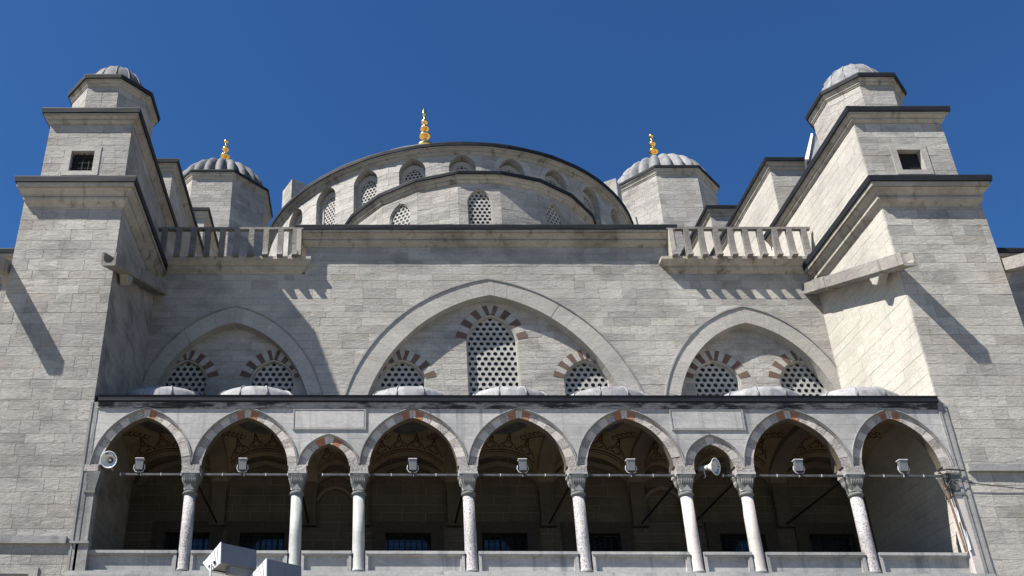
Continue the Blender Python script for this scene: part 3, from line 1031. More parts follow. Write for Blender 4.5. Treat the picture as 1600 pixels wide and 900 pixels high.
# ------------------------------------------------------------------ exedra with its faceted drum
EC = (5.12, 43.35)
RE = 7.3
ex = thing('exedra', 'smaller faceted half drum with honeycomb windows just above the centre wall', 'dome', (EC[0], EC[1], 26))
NF = 22
fa = 360 / NF
s = Stones(ex, 'ashlar', limit=290)
c = MB()
ev = [(EC[0] + RE * math.sin(math.radians((k - .5) * fa)), EC[1] - RE * math.cos(math.radians((k - .5) * fa))) for k in range(-5, 7)]
for k in range(-5, 6):
    a, b = ev[k + 5], ev[k + 6]
    L = math.dist(a, b)
    F = frame(a[0], a[1], (b[0] - a[0]) / L, (b[1] - a[1]) / L)
    ops = []
    if k % 2 == 0:
        ar = Arch(L / 2, 29.0, 30.45, 0.60, 0.68, k=0.97, m=.75)
        ops = [ar]
    pl = masonry(0, L, 28.3, 31.6, 0.36, (0.6, 1.3), ops, rgd)
    corebed(c, F, pl, 0.015, 0.5)
    s.lay(F, pl, rg=rgd)
    if ops:
        b_ = MB()
        strip(b_, F, ar, -0.05, 0.0, 0.05, 0.3, n=10, stilt=29.0)
        wf = b_.build('window', 'ring', ex)
        grille(wf, F, ar, 0.235, 0.085, 0.14)
c.build('drum_core', 'mortar', ex)
s.done()
cornice(ex, ev, 32.02, 0.24, 0.38, 0.18)
for k in range(11):
    vs = []
    a0, a1 = math.radians((k - 5.5) * fa), math.radians((k - 4.5) * fa)
    for i in range(8):
        q = i / 7
        r = 7.45 * (1 - q)
        z = 31.98 + 2.6 * (1 - (1 - q) ** 1.2)
        for j in range(4):
            a = a0 + (a1 - a0) * j / 3
            vs.append((EC[0] + r * math.sin(a), EC[1] - r * math.cos(a), z))
    MB().add(vs, [(i * 4 + j, i * 4 + j + 1, (i + 1) * 4 + j + 1, (i + 1) * 4 + j) for i in range(7) for j in range(3)]).build('lead_panel', 'leadblue', ex, smooth=True)

# ------------------------------------------------------------------ main dome far behind, with its tall gilded finial
md = thing('main_dome', 'great dome behind the semi-dome, only its tall gilded finial showing', 'dome', (5.12, 73.85, 0))
MB().box(-9, 19, 60, 88, 0, 44).build('dome_block', 'ashlar', md)
MB().lathe(5.12, 73.85, [(14, 44), (14, 50), (13.4, 50.1)], 48).build('drum', 'ashlar', md)
MB().lathe(5.12, 73.85, [(13.4 * math.cos(i / 14 * PI / 2), 50 + 13.3 * math.sin(i / 14 * PI / 2)) for i in range(15)], 48).build('dome_shell', 'lead', md, smooth=True)
finial(md, 5.12, 73.85, 63.0, 72.6, [(0.35, 2.2), (0.55, 1.6), (0.95, 1.9), (0.16, .25), (0.62, 1.0), (0.14, .2), (0.5, .75), (0.12, .2), (0.38, .8), (0.12, .3), (0.26, 1.3)])

# ------------------------------------------------------------------ domed turrets
def turret(cx, yc, zc, label, seed, mat):
    rg = random.Random(seed)
    t = thing('domed_turret', label, 'turret', (cx, yc, 30), 'octagonal turrets with fluted lead domes')
    R = 4.05
    cb = MB()
    cap_poly(cb, octag(cx, yc, R - .02), 30, zc - .4)
    cb.build('turret_core', 'mortar', t)
    s = Stones(t, 'ashlar', limit=290)
    v = octag(cx, yc, R)
    for k in range(8):
        a, b = v[k - 1], v[k]
        L = math.dist(a, b)
        if (a[1] + b[1]) / 2 < yc + 1.2:
            s.lay(frame(a[0], a[1], (b[0] - a[0]) / L, (b[1] - a[1]) / L), masonry(0.0, L, 36.0, zc - .5, 0.4, (0.6, 1.4), (), rg), th=.06, rg=rg)
    s.done()
    cornice(t, octag(cx, yc, R), zc, 0.22, 0.5, 0.2, closed=True)
    dome(t, cx, yc, zc - .05, 3.45, 3.3, 24, 0.13, mat, seam=0.0)
    finial(t, cx, yc, zc + 3.2, 54.9, [(0.62, 1.2), (0.16, .2), (0.40, .7), (0.13, .2), (0.30, .6), (0.1, .35), (0.2, .45)])
turret(-12.5, 58.9, 48.35, 'octagonal turret with a fluted dome and gold finial behind the left tower', 7, 'lead')
turret(22.7, 58.3, 48.2, 'octagonal turret with a fluted dome and gold finial behind the right tower', 8, 'leadmid')

# ------------------------------------------------------------------ arcade
ar_t = thing('gallery_arcade', 'columned gallery front of seven wide and two narrow pointed arches', 'arcade', (5.2, A, 9.9))
GF = 9.9
COLX = [-6.58, -2.78, -0.58, 3.30, 7.18, 10.98, 13.10, 16.94]
EDGE = [-10.2] + COLX + [20.45]
FA = front(A)
bays = []
for i in range(9):
    a, b = EDGE[i], EDGE[i + 1]
    l, r = a + (.36 if i > 0 else .36), b - (.36 if i < 8 else .36)
    bays.append(((l + r) / 2, (r - l) / 2, i in (2, 6)))
SP = 13.82
arches, outers = [], []
for uc, hw, small in bays:
    if small:
        arches.append(Arch(uc, SP, SP, hw, 0.86, k=0.96, m=0.97))
        outers.append(Arch(uc, SP, SP, hw + .33, 1.19, k=0.96, m=0.97))
    else:
        arches.append(Arch(uc, SP, SP, hw, 1.90, k=0.97, m=0.96))
        outers.append(Arch(uc, SP, SP, hw + .34, 2.24, k=0.97, m=0.96))
rga = random.Random(3)
pl = masonry(-10.36, 20.5, SP, 16.12, 0.95, (1.2, 2.6), outers, rga, forced=(14.85, 15.45))
c = MB()
corebed(c, FA, pl, 0.012, 0.38)
c.build('spandrel_core', 'mortar', ar_t)
s = Stones(ar_t, 'marble', name='marble_slab', limit=290)
s.lay(FA, pl, gap=.003, jit=.003, rg=rga)
s.done()
for (uc, hw, small), i, o in zip(bays, arches, outers):
    sf = MB()
    strip(sf, FA, i, 0.0, 0.05, 0.075, 0.38, n=18)
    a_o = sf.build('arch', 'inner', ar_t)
    n = 5 if small else 9
    ps = ringpolys(i, o, n)
    for k, p in enumerate(ps):
        q = k if k < n else 2 * n - 1 - k       # 0 foot .. n-1 crown
        if q == n - 2 and not (small and False):
            mt = 'vous_red' if rga.random() < .8 else 'vous_rough'
        elif q == n - 1:
            mt = 'vous_pale'
        else:
            mt = ('vous_rough' if q % 2 == 0 else 'vous_pale')
        MB().prism(FA, shrink(fixccw(p), 0.004), 0.055 + rga.uniform(-.008, .008), 0.36).build('voussoir', mt, a_o)
    h = MB()
    strip(h, FA, o, -0.03, -0.008, -0.02, 0.10, n=22)
    strip(h, FA, o, 0.008, 0.036, -0.05, 0.06, n=22)
    h.build('hood_moulding', 'trim', a_o)
# feet where neighbouring arches meet: impost blocks
for k, x in enumerate(EDGE):
    x0, x1 = x - .315, x + .315
    if k == 0: x0 = -10.38
    if k == 9: x1 = 20.6
    MB().box(x0, x1, A - .035, A + .62, 13.57, SP).build('impost_block', 'vous_rough', ar_t)
# raised panels above the narrow arches
for uc in (bays[2][0], bays[6][0]):
    b_ = MB()
    x0, x1, z0, z1 = uc - 1.33, uc + 1.33, 15.2, 16.03
    for q in ((x0, x0 + .05, z0, z1), (x1 - .05, x1, z0, z1), (x0 + .05, x1 - .05, z0, z0 + .05), (x0 + .05, x1 - .05, z1 - .05, z1)):
        b_.box(q[0], q[1], A - .05, A + .02, q[2], q[3])
    pn = b_.build('panel_border', 'trim', ar_t)
    MB().box(x0 + .07, x1 - .07, A - .035, A + .02, z0 + .07, z1 - .07).build('panel', 'marble', pn)
# top frieze, side trims
b_ = MB()
b_.box(-10.2, 20.48, A - .04, A + .5, 16.05, 16.15)
b_.box(-10.2, 20.48, A - .08, A + .5, 16.152, 16.31)
b_.build('frieze', 'frieze', ar_t)
for side, (xa, xb), zb in ((-1, (-10.5, -10.2), 9.9), (1, (20.48, 20.8), 9.9)):
    b_ = MB()
    w3 = (xb - xa) / 3
    for k, dd in enumerate((.03, .0, .02)):
        b_.box(xa + k * w3 + .004, xa + (k + 1) * w3 - .004, A - dd, A + .3, zb, 16.31 - .001 * k)
    b_.build('edge_moulding', 'trim', ar_t)
# base ledge and lower wall
b_ = MB()
b_.box(-10.5, 20.8, A - .12, A + .6, 9.72, 9.8)
b_.box(-10.5, 20.8, A - .06, A + .6, 9.804, 9.92)
b_.build('base_ledge', 'marble', ar_t)
MB().box(-10.4, 20.6, A + .02, W, 0, 9.7).build('lower_wall', 'ashlar', ar_t)
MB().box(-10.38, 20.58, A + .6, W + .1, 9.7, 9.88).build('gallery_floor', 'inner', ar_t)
# eaves
MB().box(-10.2, 20.52, A - .16, A + .6, 16.315, 16.345).build('eave_board', 'leadcap', ar_t)
MB().sweep([(-10.2, A - .13), (20.5, A - .13)], [(-.06, 16.27), (.0, 16.27), (.02, 16.47), (.05, 16.53), (-.06, 16.57)]).build('lead_edge', 'leadcap', ar_t)
b_ = MB()
b_.add([(-10.38, A - .12, 16.55), (20.58, A - .12, 16.55), (20.58, A + 1.2, 17.0), (-10.38, A + 1.2, 17.0), (20.58, W, 17.2), (-10.38, W, 17.2)], [(0, 1, 2, 3), (3, 2, 4, 5)])
b_.build('lead_roof', 'lead', ar_t)

# parapet panels between the columns
for i in range(9):
    a, b = EDGE[i] + (.24 if i else .1), EDGE[i + 1] - (.24 if i < 8 else .1)
    b_ = MB()
    y0 = A + .16
    b_.box(a, b, y0 + .10, y0 + .22, 9.93, 10.66)
    pp = b_.build('parapet_panel', 'marble', ar_t)
    f_b = MB()
    f_b.box(a, b, y0 - .05, y0 + .25, 10.60, 10.70)
    f_b.box(a, b, y0 - .02, y0 + .22, 10.545, 10.598)
    f_b.box(a, b, y0 - .05, y0 + .22, 9.925, 10.0)
    for q in ((a, a + .1), (b - .1, b)):
        f_b.box(q[0], q[1], y0 - .02, y0 + .22, 10.002, 10.543)
    for q in ((a + .11, a + .15), (b - .15, b - .11)):
        f_b.box(q[0], q[1], y0 + .01, y0 + .22, 10.002, 10.543)
    f_b.build('panel_border', 'marble', pp)

# columns: things? they carry the arcade and are parts of it
def column(x, mat):
    y = A + .29
    sh = MB().lathe(x, y, [(0.255, 9.93), (0.25, 10.02), (0.235, 10.08), (0.222, 10.12), (0.212, 11.2), (0.205, 12.78)], 24).build('column', mat, ar_t, smooth=True)
    MB().lathe(x, y, [(0.24, 9.925), (0.275, 9.95), (0.275, 10.0), (0.245, 10.03)], 20).build('base_ring', 'capital', sh)
    MB().lathe(x, y, [(0.21, 12.74), (0.255, 12.78), (0.265, 12.82), (0.25, 12.87), (0.21, 12.9)], 20).build('collar', 'capital', sh, smooth=True)
    # bell to square capital with carved darts
    vs, fs = [], []
    rings = [(0.20, 12.86, 0), (0.215, 12.95, .25), (0.235, 13.08, .6), (0.275, 13.26, .9), (0.315, 13.44, 1.0), (0.325, 13.50, 1.0)]
    N = 24
    for r, z, sq in rings:
        for k in range(N):
            a = 2 * PI * k / N
            ca, sa = math.cos(a), math.sin(a)
            mx = max(abs(ca), abs(sa))
            q = (1 - sq) + sq / mx
            q = min(q, 1 + (0.36 - .03) * sq)
            vs.append((x + r * q * ca, y + r * q * sa, z))
    for i in range(len(rings) - 1):
        fs += [(i * N + k, i * N + (k + 1) % N, (i + 1) * N + (k + 1) % N, (i + 1) * N + k) for k in range(N)]
    fs += [tuple((len(rings) - 1) * N + k for k in range(N))]
    cpt = MB().add(vs, fs).build('capital', 'capital', sh)
    MB().box(x - .33, x + .33, y - .33, y + .33, 13.50, 13.57).build('abacus', 'marble', sh)
    lf = MB()
    for (ux, uy, ox, oy) in ((1, 0, x, y - .3), (0, -1, x - .3, y)):
        F = frame(ox, oy, ux, uy)
        for k in range(-3, 4):
            u = k * .062
            lf.prism(lambda uu, z, d, F=F: F(uu, z, d + (13.45 - z) * .22), [(u - .018, 13.3), (u, 13.18), (u + .018, 13.3), (u, 13.36)], -0.03, 0.05)
        lf.prism(lambda uu, z, d, F=F: F(uu, z, d + (13.45 - z) * .20), [(-.17, 12.92), (.17, 12.92), (.0, 13.12)], -0.015, 0.06)
    lf.build('carving', 'marble', sh)
for x, mt in zip(COLX, ['granite', 'colmarble', 'colmarble', 'granite', 'granite', 'colpink', 'colpink', 'granite']):
    column(x, mt)
# half pilasters at the two ends
for x, sd, mt in ((-10.12, 1, 'trim'), (20.42, -1, 'colpink')):
    b_ = MB()
    zt = 12.8
    b_.box(min(x - .14 * sd, x + .2 * sd), max(x - .14 * sd, x + .2 * sd), A + .0, A + .45, 9.93 if sd < 0 else 10.95, zt)
    b_.build('pilaster', mt, ar_t)
    vs = [(x - .12 * sd, A + .0, 12.8), (x + .2 * sd, A + .0, 12.8), (x + .2 * sd, A + .45, 12.8), (x - .12 * sd, A + .45, 12.8),
          (x - .15 * sd, A - .04, 13.56), (x + .34 * sd, A - .04, 13.56), (x + .34 * sd, A + .5, 13.56), (x - .15 * sd, A + .5, 13.56)]
    MB().add(vs, [(3, 2, 1, 0), (4, 5, 6, 7), (0, 1, 5, 4), (1, 2, 6, 5), (2, 3, 7, 6), (3, 0, 4, 7)]).build('pilaster_capital', 'capital', ar_t)
    MB().box(min(x - .16 * sd, x + .24 * sd), max(x - .16 * sd, x + .24 * sd), A - .05, A + .48, 12.74, 12.84).build('pilaster_collar', 'capital', ar_t)
MB().box(-10.38, -9.86, A - .02, A + .4, 9.93, 10.9).build('corner_block', 'trim', ar_t)
MB().box(-10.5, -9.84, A - .10, A + .4, 10.88, 10.96).build('corner_ledge', 'trim', ar_t)

# tie rods
for i in range(9):
    a, b = EDGE[i] + .3, EDGE[i + 1] - .3
    y = A + .1
    if i == 2: a += .55
    if i == 6: b = b; a += 1.0
    if i == 0: a += .75
    z = 13.50
    r = MB().box(a, b, y, y + .07, z - .035, z + .04).build('tie_rod', 'rod', ar_t)
    n = max(1, round((b - a) / .8))
    for k in range(n + 1):
        x = a + .05 + (b - a - .1) * k / n
        MB().box(x - .012, x + .012, y - .008, y + .075, z - .045, z + .05).build('clamp', 'lampwhite', r)
for x in COLX:
    MB().tube([(x, A + .5, 13.62), (x, W, 13.62)], 0.045, 6).build('cross_tie', 'iron', ar_t)

# gallery back wall
gw = thing('gallery_back_wall', 'dark sooty wall with barred windows at the back of the gallery', 'wall', (5.1, 36.2, 9.9))
FG = front(36.12)
wops, wl = [], []
for i, (uc, hw, small) in enumerate(bays):
    if not small:
        wl.append(uc + (.1 if i > 3 else 0) + (.6 if i == 0 else 0))
        wops.append(Rect(wl[-1], 10.9, 13.28, 0.95))
rgg = random.Random(9)
pl = masonry(-10.38, 20.58, 9.9, 17.4, 0.42, (0.8, 1.8), wops, rgg)
c = MB()
corebed(c, FG, pl, 0.012, 0.5)
c.build('wall_core', 'mortar', gw)
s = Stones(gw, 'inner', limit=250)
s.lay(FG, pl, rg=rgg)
s.done()
for u in wl:
    b_ = MB()
    for q in ((u - 1.45, u - .93, 10.5, 13.75), (u + .93, u + 1.45, 10.5, 13.75), (u - .93, u + .93, 13.26, 13.75)):
        b_.box(q[0], q[1], 36.02, 36.4, q[2], q[3])
    wf = b_.build('window_frame', 'brownframe', gw)
    MB().box(u - .95, u + .95, 36.52, 36.54, 10.9, 13.28).build('pane', 'glass', wf)
    for k in range(8):
        x = u - .95 + (k + .5) * 1.9 / 8
        MB().tube([(x, 36.34, 10.9), (x, 36.34, 13.28)], 0.016 if k % 3 else .03, 5).build('bar', 'iron', wf)
    for k in range(7):
        z = 11.05 + k * .34
        MB().tube([(u - .95, 36.34, z), (u + .95, 36.34, z)], 0.014, 5).build('bar', 'iron', wf)
# wall arches, corbels
SPV = 15.3
for i, (uc, hw, small) in enumerate(bays):
    a, b = EDGE[i], EDGE[i + 1]
    hw2 = (b - a) / 2 - .05
    ar = Arch((a + b) / 2, SPV, SPV, hw2 - .15, 1.02 if not small else .55, k=0.93, m=.9)
    b_ = MB()
    strip(b_, front(36.0), ar, -.1, .12, -0.1, 0.2, n=16)
    b_.build('wall_arch', 'rib', gw)
    if small:
        ar = Arch((a + b) / 2, 14.6, 14.6, .72, .6, k=0.93, m=.9)
        b_ = MB()
        strip(b_, front(36.0), ar, -.02, .12, -0.04, 0.2, n=12)
        b_.build('niche_arch', 'rib', gw)
for x in COLX:
    b_ = MB()
    b_.box(x - .3, x + .3, 35.85, 36.2, 13.62, SPV + .15)
    b_.box(x - .34, x + .34, 35.8, 36.2, 13.52, 13.62)
    b_.build('wall_corbel', 'inner', gw)

# vaults with painted palmette bands
vt = thing('gallery_vaults', 'shallow plastered vaults with dark red painted palmette bands over the gallery', 'vault', (5.1, 33.3, SPV))
Y0, Y1 = A + .5, 36.05
def vz(uc, hw, H, x, y):
    s_ = (x - uc) / hw
    t_ = (y - (Y0 + Y1) / 2) / ((Y1 - Y0) / 2)
    return SPV + H * math.sqrt(max(0.0, 1 - .5 * min(1, s_ * s_) - .5 * min(1, t_ * t_)))
for i, (uc0, hw0, small) in enumerate(bays):
    a, b = EDGE[i] + .3, EDGE[i + 1] - .3
    if i == 0: a = -10.38
    if i == 8: b = 20.58
    uc, hw, H = (a + b) / 2, (b - a) / 2, (1.45 if small else 2.0)
    vs, n = [], 16
    for p in range(n + 1):
        for q in range(n + 1):
            x, y = uc - hw + 2 * hw * p / n, Y0 + (Y1 - Y0) * q / n
            vs.append((x, y, vz(uc, hw, H, x, y)))
    fs = [(p * (n + 1) + q, p * (n + 1) + q + 1, (p + 1) * (n + 1) + q + 1, (p + 1) * (n + 1) + q) for p in range(n) for q in range(n)]
    v = MB().add(vs, fs).build('vault', 'plaster', vt, smooth=True)
    # painted ornament laid 6 mm under the plaster
    pn = MB()
    def vp(x, y):
        return (x, y, vz(uc, hw, H, x, y) - .012)
    def line(pts, wd_=.018):
        for (x0, y0), (x1, y1) in zip(pts, pts[1:]):
            L = math.hypot(x1 - x0, y1 - y0) or 1
            nx, ny = -(y1 - y0) / L * wd_, (x1 - x0) / L * wd_
            pn.add([vp(x0 - nx, y0 - ny), vp(x1 - nx, y1 - ny), vp(x1 + nx, y1 + ny), vp(x0 + nx, y0 + ny)], [(0, 1, 2, 3)])
    m_ = 2 if small else 4
    cw = 2 * hw * .9 / m_
    yb = 35.55
    line([(uc - hw * .92 + k * hw * 1.84 / 12, yb + .1) for k in range(13)], .03)
    line([(uc - hw * .92 + k * hw * 1.84 / 12, yb + .22) for k in range(13)], .02)
    for k in range(m_):
        cxx = uc - hw * .9 + (k + .5) * cw
        for sg in (-1, 1):
            line([(cxx + sg * cw * .5, yb), (cxx + sg * cw * .42, yb - .16), (cxx + sg * cw * .3, yb - .3), (cxx + sg * cw * .12, yb - .42), (cxx + sg * cw * .08, yb - .6), (cxx, yb - .95)], .022)
            line([(cxx + sg * cw * .08, yb - .1), (cxx + sg * cw * .26, yb - .16), (cxx + sg * cw * .2, yb - .3), (cxx, yb - .38)], .02)
            line([(cxx + sg * cw * .36, yb - .04), (cxx + sg * cw * .2, yb - .08), (cxx, yb - .02)], .02)
        line([(cxx, yb - .42), (cxx + .07, yb - .55), (cxx, yb - .75), (cxx - .07, yb - .55), (cxx, yb - .42)], .02)
    # scrolls in the pendentives beside the wall arch
    for sg in (-1, 1):
        for k in range(5):
            cxx, cyy = uc + sg * hw * (.55 + .09 * k), yb - .2 * k - .9
            line([(cxx + .16 * math.cos(a_ * .9) * (1 - a_ / 9), cyy + .2 * math.sin(a_ * .9) * (1 - a_ / 9)) for a_ in range(8)], .024)
    pn.build('painted_band', 'paint', v)
for x in COLX:
    b_ = MB()
    n = 14
    for k in range(n):
        ya, yb = Y0 + (Y1 - Y0) * k / n, Y0 + (Y1 - Y0) * (k + 1) / n
        e = lambda y: SPV + 1.9 * math.sqrt(max(0, .5 - .5 * ((y - (Y0 + Y1) / 2) / ((Y1 - Y0) / 2)) ** 2)) - .16
        za, zb = e(ya), e(yb)
        b_.prism(lambda u, z, d: (x - .34 + d, u, z), [(ya, za), (yb, zb), (yb, 16.66), (ya, 16.66)], 0, .68)
    b_.box(x - .34, x + .34, A + .56, A + .8, SP, SPV)
    b_.build('transverse_arch', 'rib', vt)

# small lead domes on the gallery roof
k = 0
DL = ['leftmost low lead dome on the gallery roof, half shaded by the left tower', 'second low lead dome from the left, below the left blind arch',
      'low lead dome just left of the tall middle honeycomb window', 'low lead dome at the foot of the tall middle honeycomb window', 'low lead dome in front of the window right of the tall middle one',
      'low lead dome below the right blind arch, between its two windows', 'rightmost low lead dome on the gallery roof against the right tower']
cents = [-8.35, -4.68, 1.33, 5.24, 9.10, 15.1, 18.85]
d0 = thing('lead_dome', DL[0], 'dome', (cents[0], 33.0, 17.1), 'low lead domes along the gallery roof')
dome(d0, cents[0], 33.0, 17.08, 2.02, 0.80, 12, 0.0, 'leadpale', pw=2.9, seam=0.035, steps=8, k0=.5)
for k in range(1, 7):
    dup(d0, (cents[k], 33.0, 17.1), DL[k])

# ------------------------------------------------------------------ floodlights on the tie rods
FL = []
t = thing('floodlight', 'small grey floodlight on the rod of the first wide arch from the left', 'floodlight', (0, 0, 0), 'small floodlights standing on the gallery tie rods')
b_ = MB()
b_.add([(-.15, -.05, .12), (.15, -.05, .12), (.17, -.12, .56), (-.17, -.12, .56), (-.12, .16, .16), (.12, .16, .16), (.14, .10, .56), (-.14, .10, .56)],
       [(0, 1, 2, 3), (5, 4, 7, 6), (3, 2, 6, 7), (1, 0, 4, 5), (0, 3, 7, 4), (2, 1, 5, 6)])
b_.v = [(x * .86, y * .86, z * .9) for x, y, z in b_.v]
b_.build('housing', 'lamp', t)
MB().box(-.155, .155, -.125, .10, .505, .528).build('hood', 'lampwhite', t)
MB().tube([(-.18, 0, .30), (-.20, 0, .16), (-.14, 0, .05), (0, 0, .0), (.14, 0, .05), (.20, 0, .16), (.18, 0, .30)], .014, 5).build('bracket', 'lampwhite', t)
MB().box(-.05, .05, -.05, .05, -.04, .05).build('clamp', 'iron', t)
fx = [-8.45, -4.75, 1.33, 5.25, 9.10, 15.05, 18.75]
ord_ = ['first wide arch from the left, beside the white loudspeaker', 'second wide arch from the left', 'wide arch just right of the left narrow arch', 'middle wide arch', 'wide arch just left of the right narrow arch', 'wide arch just right of the right narrow arch', 'last wide arch on the right']
t.location = (fx[0], A + .1, 13.56)
for k in range(1, 7):
    dup(t, (fx[k], A + .1, 13.56), 'small grey floodlight in the ' + ord_[k])
t['label'] = 'small grey floodlight in the ' + ord_[0]

# ------------------------------------------------------------------ horn loudspeakers
def horn(loc, direction, label):
    t = thing('loudspeaker', label, 'loudspeaker', loc, 'horn loudspeakers on the gallery front')
    d = Vector(direction).normalized()
    q = d.to_track_quat('Z', 'Y').to_matrix()
    def bell(prof, n=28):
        mb = MB()
        mb.lathe(0, 0, prof, n)
        mb.v = [tuple(Vector(loc) + q @ Vector(v)) for v in mb.v]
        return mb
    R = .30
    outer = [(.075, -.30), (.09, -.2), (.12, -.1), (.18, 0), (.25, .07), (R, .11), (R + .012, .125), (R, .135)]
    inner = [(R - .01, .13), (.24, .075), (.17, .01), (.115, -.08), (.085, -.16)]
    mb = MB()
    n = 28
    prof = outer + inner
    vs = [(r * math.cos(2 * PI * k / n), r * math.sin(2 * PI * k / n), z) for r, z in prof for k in range(n)]
    fs = [(i * n + k, i * n + (k + 1) % n, (i + 1) * n + (k + 1) % n, (i + 1) * n + k) for i in range(len(prof) - 1) for k in range(n)]
    mb.add([tuple(Vector(loc) + q @ Vector(v)) for v in vs], fs)
    hb = mb.build('horn', 'white', t, smooth=True)
    bell([(.11, -.17), (.112, -.11), (.02, -.105)]).build('throat', 'throat', hb)
    bell([(.05, -.12), (.05, .0), (.03, .03)], 14).build('reflex_core', 'white', hb, smooth=True)
    bell([(.09, -.55), (.1, -.53), (.1, -.3), (.08, -.28)], 18).build('driver', 'lamp', t, smooth=True)
    # lettering round the bell
    txt = 'MOTOPANC'
    up = Vector((0, 0, 1))
    right = d.cross(up).normalized() * -1          # as seen by someone facing the horn
    upv = right.cross(d).normalized()
    if upv.z < 0: upv = -upv
    view = -d
    rt = view.cross(upv).normalized()               # viewer's right
    lt = None
    for k, ch in enumerate(txt):
        cu = bpy.data.curves.new('letter', 'FONT')
        cu.body = ch
        cu.size = .135
        cu.align_x = 'CENTER'
        cu.align_y = 'CENTER'
        cu.extrude = .003
        cu.offset = .004
        o = bpy.data.objects.new('letter', cu)
        ang = math.radians(112 - k * 25)            # from upper left clockwise
        rad = rt * math.cos(ang) + upv * math.sin(ang)
        r0 = .235
        # the bell surface there leans inward
        nrm = (d * .72 - rad * .69).normalized()
        ly = (rad - nrm * rad.dot(nrm)).normalized()
        lx = ly.cross(nrm).normalized()
        mt = Matrix((lx, ly, nrm)).transposed()
        me_pos = Vector(loc) + rad * r0 + d * (.072 + .012)
        dg = None
        o.data.materials.append(M['blue'])
        C.objects.link(o)
        bpy.context.view_layer.update()
        me = bpy.data.meshes.new_from_object(o.evaluated_get(bpy.context.evaluated_depsgraph_get()))
        bpy.data.objects.remove(o)
        mm = mt.to_4x4()
        mm.translation = me_pos - Vector(loc)
        me.transform(mm)
        lo = bpy.data.objects.new('letter', me)
        C.objects.link(lo)
        lo.parent = hb
    br = MB()
    br.tube([tuple(Vector(loc) - d * .35 + Vector((0, .02, -.05))), tuple(Vector(loc) - d * .3 + Vector((0, .05, -.32))), tuple(Vector(loc) - d * .35 + Vector((0, .1, -.34)))], .015, 6)
    br.build('bracket', 'lampwhite', t)
horn((-9.50, A - .05, 13.98), (-.05, -1, -.30), 'white horn loudspeaker facing out of the leftmost arch')
horn((11.98, A + .05, 13.80), (.72, -.85, -.20), 'white horn loudspeaker turned sideways in the right narrow arch')

# horn behind the right tower
t = thing('roof_floodlight', 'pale angular lamp housing jutting out behind the turret of the right tower', 'floodlight', (20.7, 34.2, 30.8))
def hexa(f, b_):
    return MB().add(f + b_, [(0, 1, 2, 3), (7, 6, 5, 4), (0, 4, 5, 1), (1, 5, 6, 2), (2, 6, 7, 3), (3, 7, 4, 0)])
hexa([(20.37, 34.0, 30.98), (21.02, 33.6, 30.98), (21.02, 33.6, 32.17), (20.72, 33.7, 32.25)], [(20.87, 34.9, 30.98), (21.32, 34.7, 30.98), (21.32, 34.7, 32.17), (21.12, 34.8, 32.25)]).build('housing', 'lamp', t)
hexa([(20.30, 33.95, 31.11), (20.42, 33.85, 31.02), (20.78, 33.60, 32.34), (20.72, 33.64, 32.42)], [(20.74, 34.9, 31.11), (20.87, 34.9, 31.02), (21.12, 34.7, 32.34), (21.07, 34.7, 32.42)]).build('front_flap', 'white', t)

# ------------------------------------------------------------------ big floodlights close to the camera
def bigflood(O, label, yaw=38):
    t = thing('large_floodlight', label, 'floodlight', O, 'large floodlights at the bottom edge')
    a = math.radians(yaw)
    e1 = Vector((math.cos(a), math.sin(a), 0))
    n = Vector((math.sin(a), -math.cos(a), 0))
    F = lambda u, z, d: tuple(Vector(O) + e1 * d - n * u + Vector((0, 0, z)))
    prof = [(0, 0), (.02, .215), (.34, .085), (.16, -.035)]
    L = .42
    MB().prism(F, prof[::-1], 0, L).build('housing', 'lamp', t)
    side = MB()
    side.prism(F, [(-.006, -.006), (.014, .222), (.352, .086), (.165, -.045)][::-1], -.012, -.001)
    sd = side.build('side_plate', 'lampwhite', t)
    for k in range(4):
        f = (k + 1) / 5
        p0 = Vector((.02 + (.34 - .02) * f, .215 + (.085 - .215) * f))
        p1 = Vector((0 + .16 * f, 0 - .035 * f))
        w_ = .0015
        MB().prism(F, fixccw([(p0.x - w_, p0.y), (p0.x + w_, p0.y), (p1.x + w_, p1.y), (p1.x - w_, p1.y)])[::-1], -.018, -.010).build('groove_line', 'lamp', sd)
    MB().prism(F, [(.165, -.05), (.345, .075), (.355, .095), (.36, .07), (.175, -.065)][::-1], -.02, L + .02).build('front_rim', 'lampwhite', t)
    for q in ((.10, .02), (.20, .0)):
        c0 = Vector(F(q[0], q[1], -.03))
        MB().tube([tuple(c0), tuple(c0 + e1 * .03)], .016, 8).build('bolt', 'iron', t)
    c0 = Vector(F(.14, .01, -.035))
    c1 = Vector(F(.14, .01, L + .035))
    MB().tube([tuple(c0), tuple(c0 + Vector((0, 0, -.34))), tuple(c1 + Vector((0, 0, -.34))), tuple(c1)], .012, 6).build('bracket', 'lampwhite', t)
    mid = (c0 + c1) / 2 + Vector((0, 0, -.34))
    MB().tube([tuple(mid), (mid.x, mid.y, 0)], .035, 10).build('post', 'lamp', t)
    bb = MB()
    bb.prism(F, [(.03, -.09), (.10, -.09), (.12, -.028), (.02, -.008)][::-1], .12, L - .02)
    bb.build('gear_box', 'lamp', t)
bigflood((-1.575, 9.0, 4.19), 'pale box floodlight seen from behind, higher of the pair at the bottom left')
bigflood((-1.095, 9.0, 4.02), 'pale box floodlight seen from behind, lower right of the bottom pair')

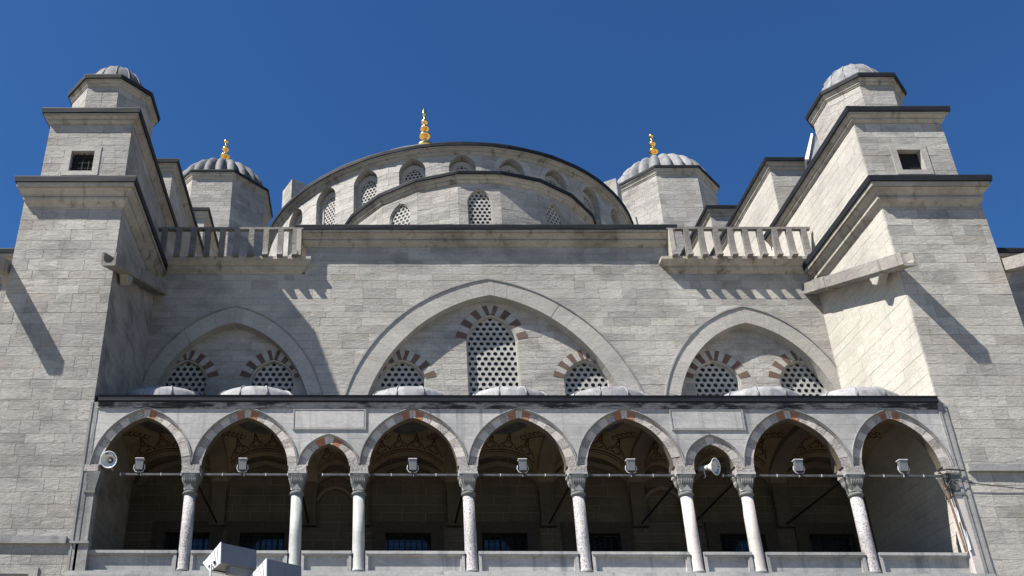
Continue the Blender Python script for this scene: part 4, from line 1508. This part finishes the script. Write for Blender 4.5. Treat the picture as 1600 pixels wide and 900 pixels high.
# ------------------------------------------------------------------ cables and pipe at the right end of the gallery
t = thing('cable_bundle', 'tangle of dark cables and a brown pipe at the right end pilaster', 'cables', (20.1, A, 9.9))
MB().tube([(20.02, A + .1, 13.3), (20.06, A + .05, 12.0), (20.10, A + .05, 10.7)], .035, 6).build('pipe', 'wood', t)
MB().tube([(20.16, A - .02, 13.5), (20.14, A - .04, 12.6), (20.20, A - .04, 11.4), (20.22, A - .02, 10.7)], .022, 6).build('cable', 'cable', t)
for k in range(7):
    rg = random.Random(k)
    pts = [(19.75 + rg.uniform(0, .5), A - .06, 13.62 - rg.uniform(0, .1))]
    for j in range(4):
        pts.append((19.8 + rg.uniform(0, .55), A - .08 + rg.uniform(-.03, .03), 13.4 - j * .17 + rg.uniform(-.05, .05)))
    MB().tube(pts, .014, 5).build('cable', 'cable', t)
MB().tube([(20.3, A - .12, 13.25), (21.2, A - .08, 13.12), (22.5, A - .03, 12.98), (24.6, A + .0, 12.8)], .016, 5).build('cable', 'cable', t)
MB().tube([(19.7, A - .1, 13.6), (20.2, A - .12, 13.66), (20.72, A - .12, 13.62)], .03, 5).build('cable', 'cable', t)
for (x, z0, z1) in ((20.03, 11.7, 12.3), (20.12, 10.7, 11.5)):
    MB().add([(x, A - .06, z0), (x + .1, A - .07, z0 + .05), (x + .12, A - .05, z1 - .1), (x + .02, A - .06, z1)], [(0, 1, 2, 3)]).build('torn_paper', 'paper', t)
t = thing('lightning_rod', 'thin dark rod standing on the right end of the centre cornice', 'rod', (12.62, 36.0, 28.3))
MB().tube([(12.64, 35.8, 28.35), (12.58, 35.8, 29.15)], .035, 6).build('rod', 'iron', t)

# lower-left window under the ledge
t = thing('lower_window', 'pale framed window under the ledge at the lower left corner', 'window', (-12.4, 30.05, 8))
b_ = MB()
b_.box(-13.4, -11.45, 29.98, 30.2, 9.82, 10.06)
b_.box(-11.75, -11.45, 29.98, 30.2, 8.0, 9.818)
b_.box(-13.4, -13.1, 29.98, 30.2, 8.0, 9.818)
wf = b_.build('window_frame', 'ring', t)
MB().box(-13.1, -11.75, 30.07, 30.075, 8.0, 9.82).build('pane', 'glass', wf)
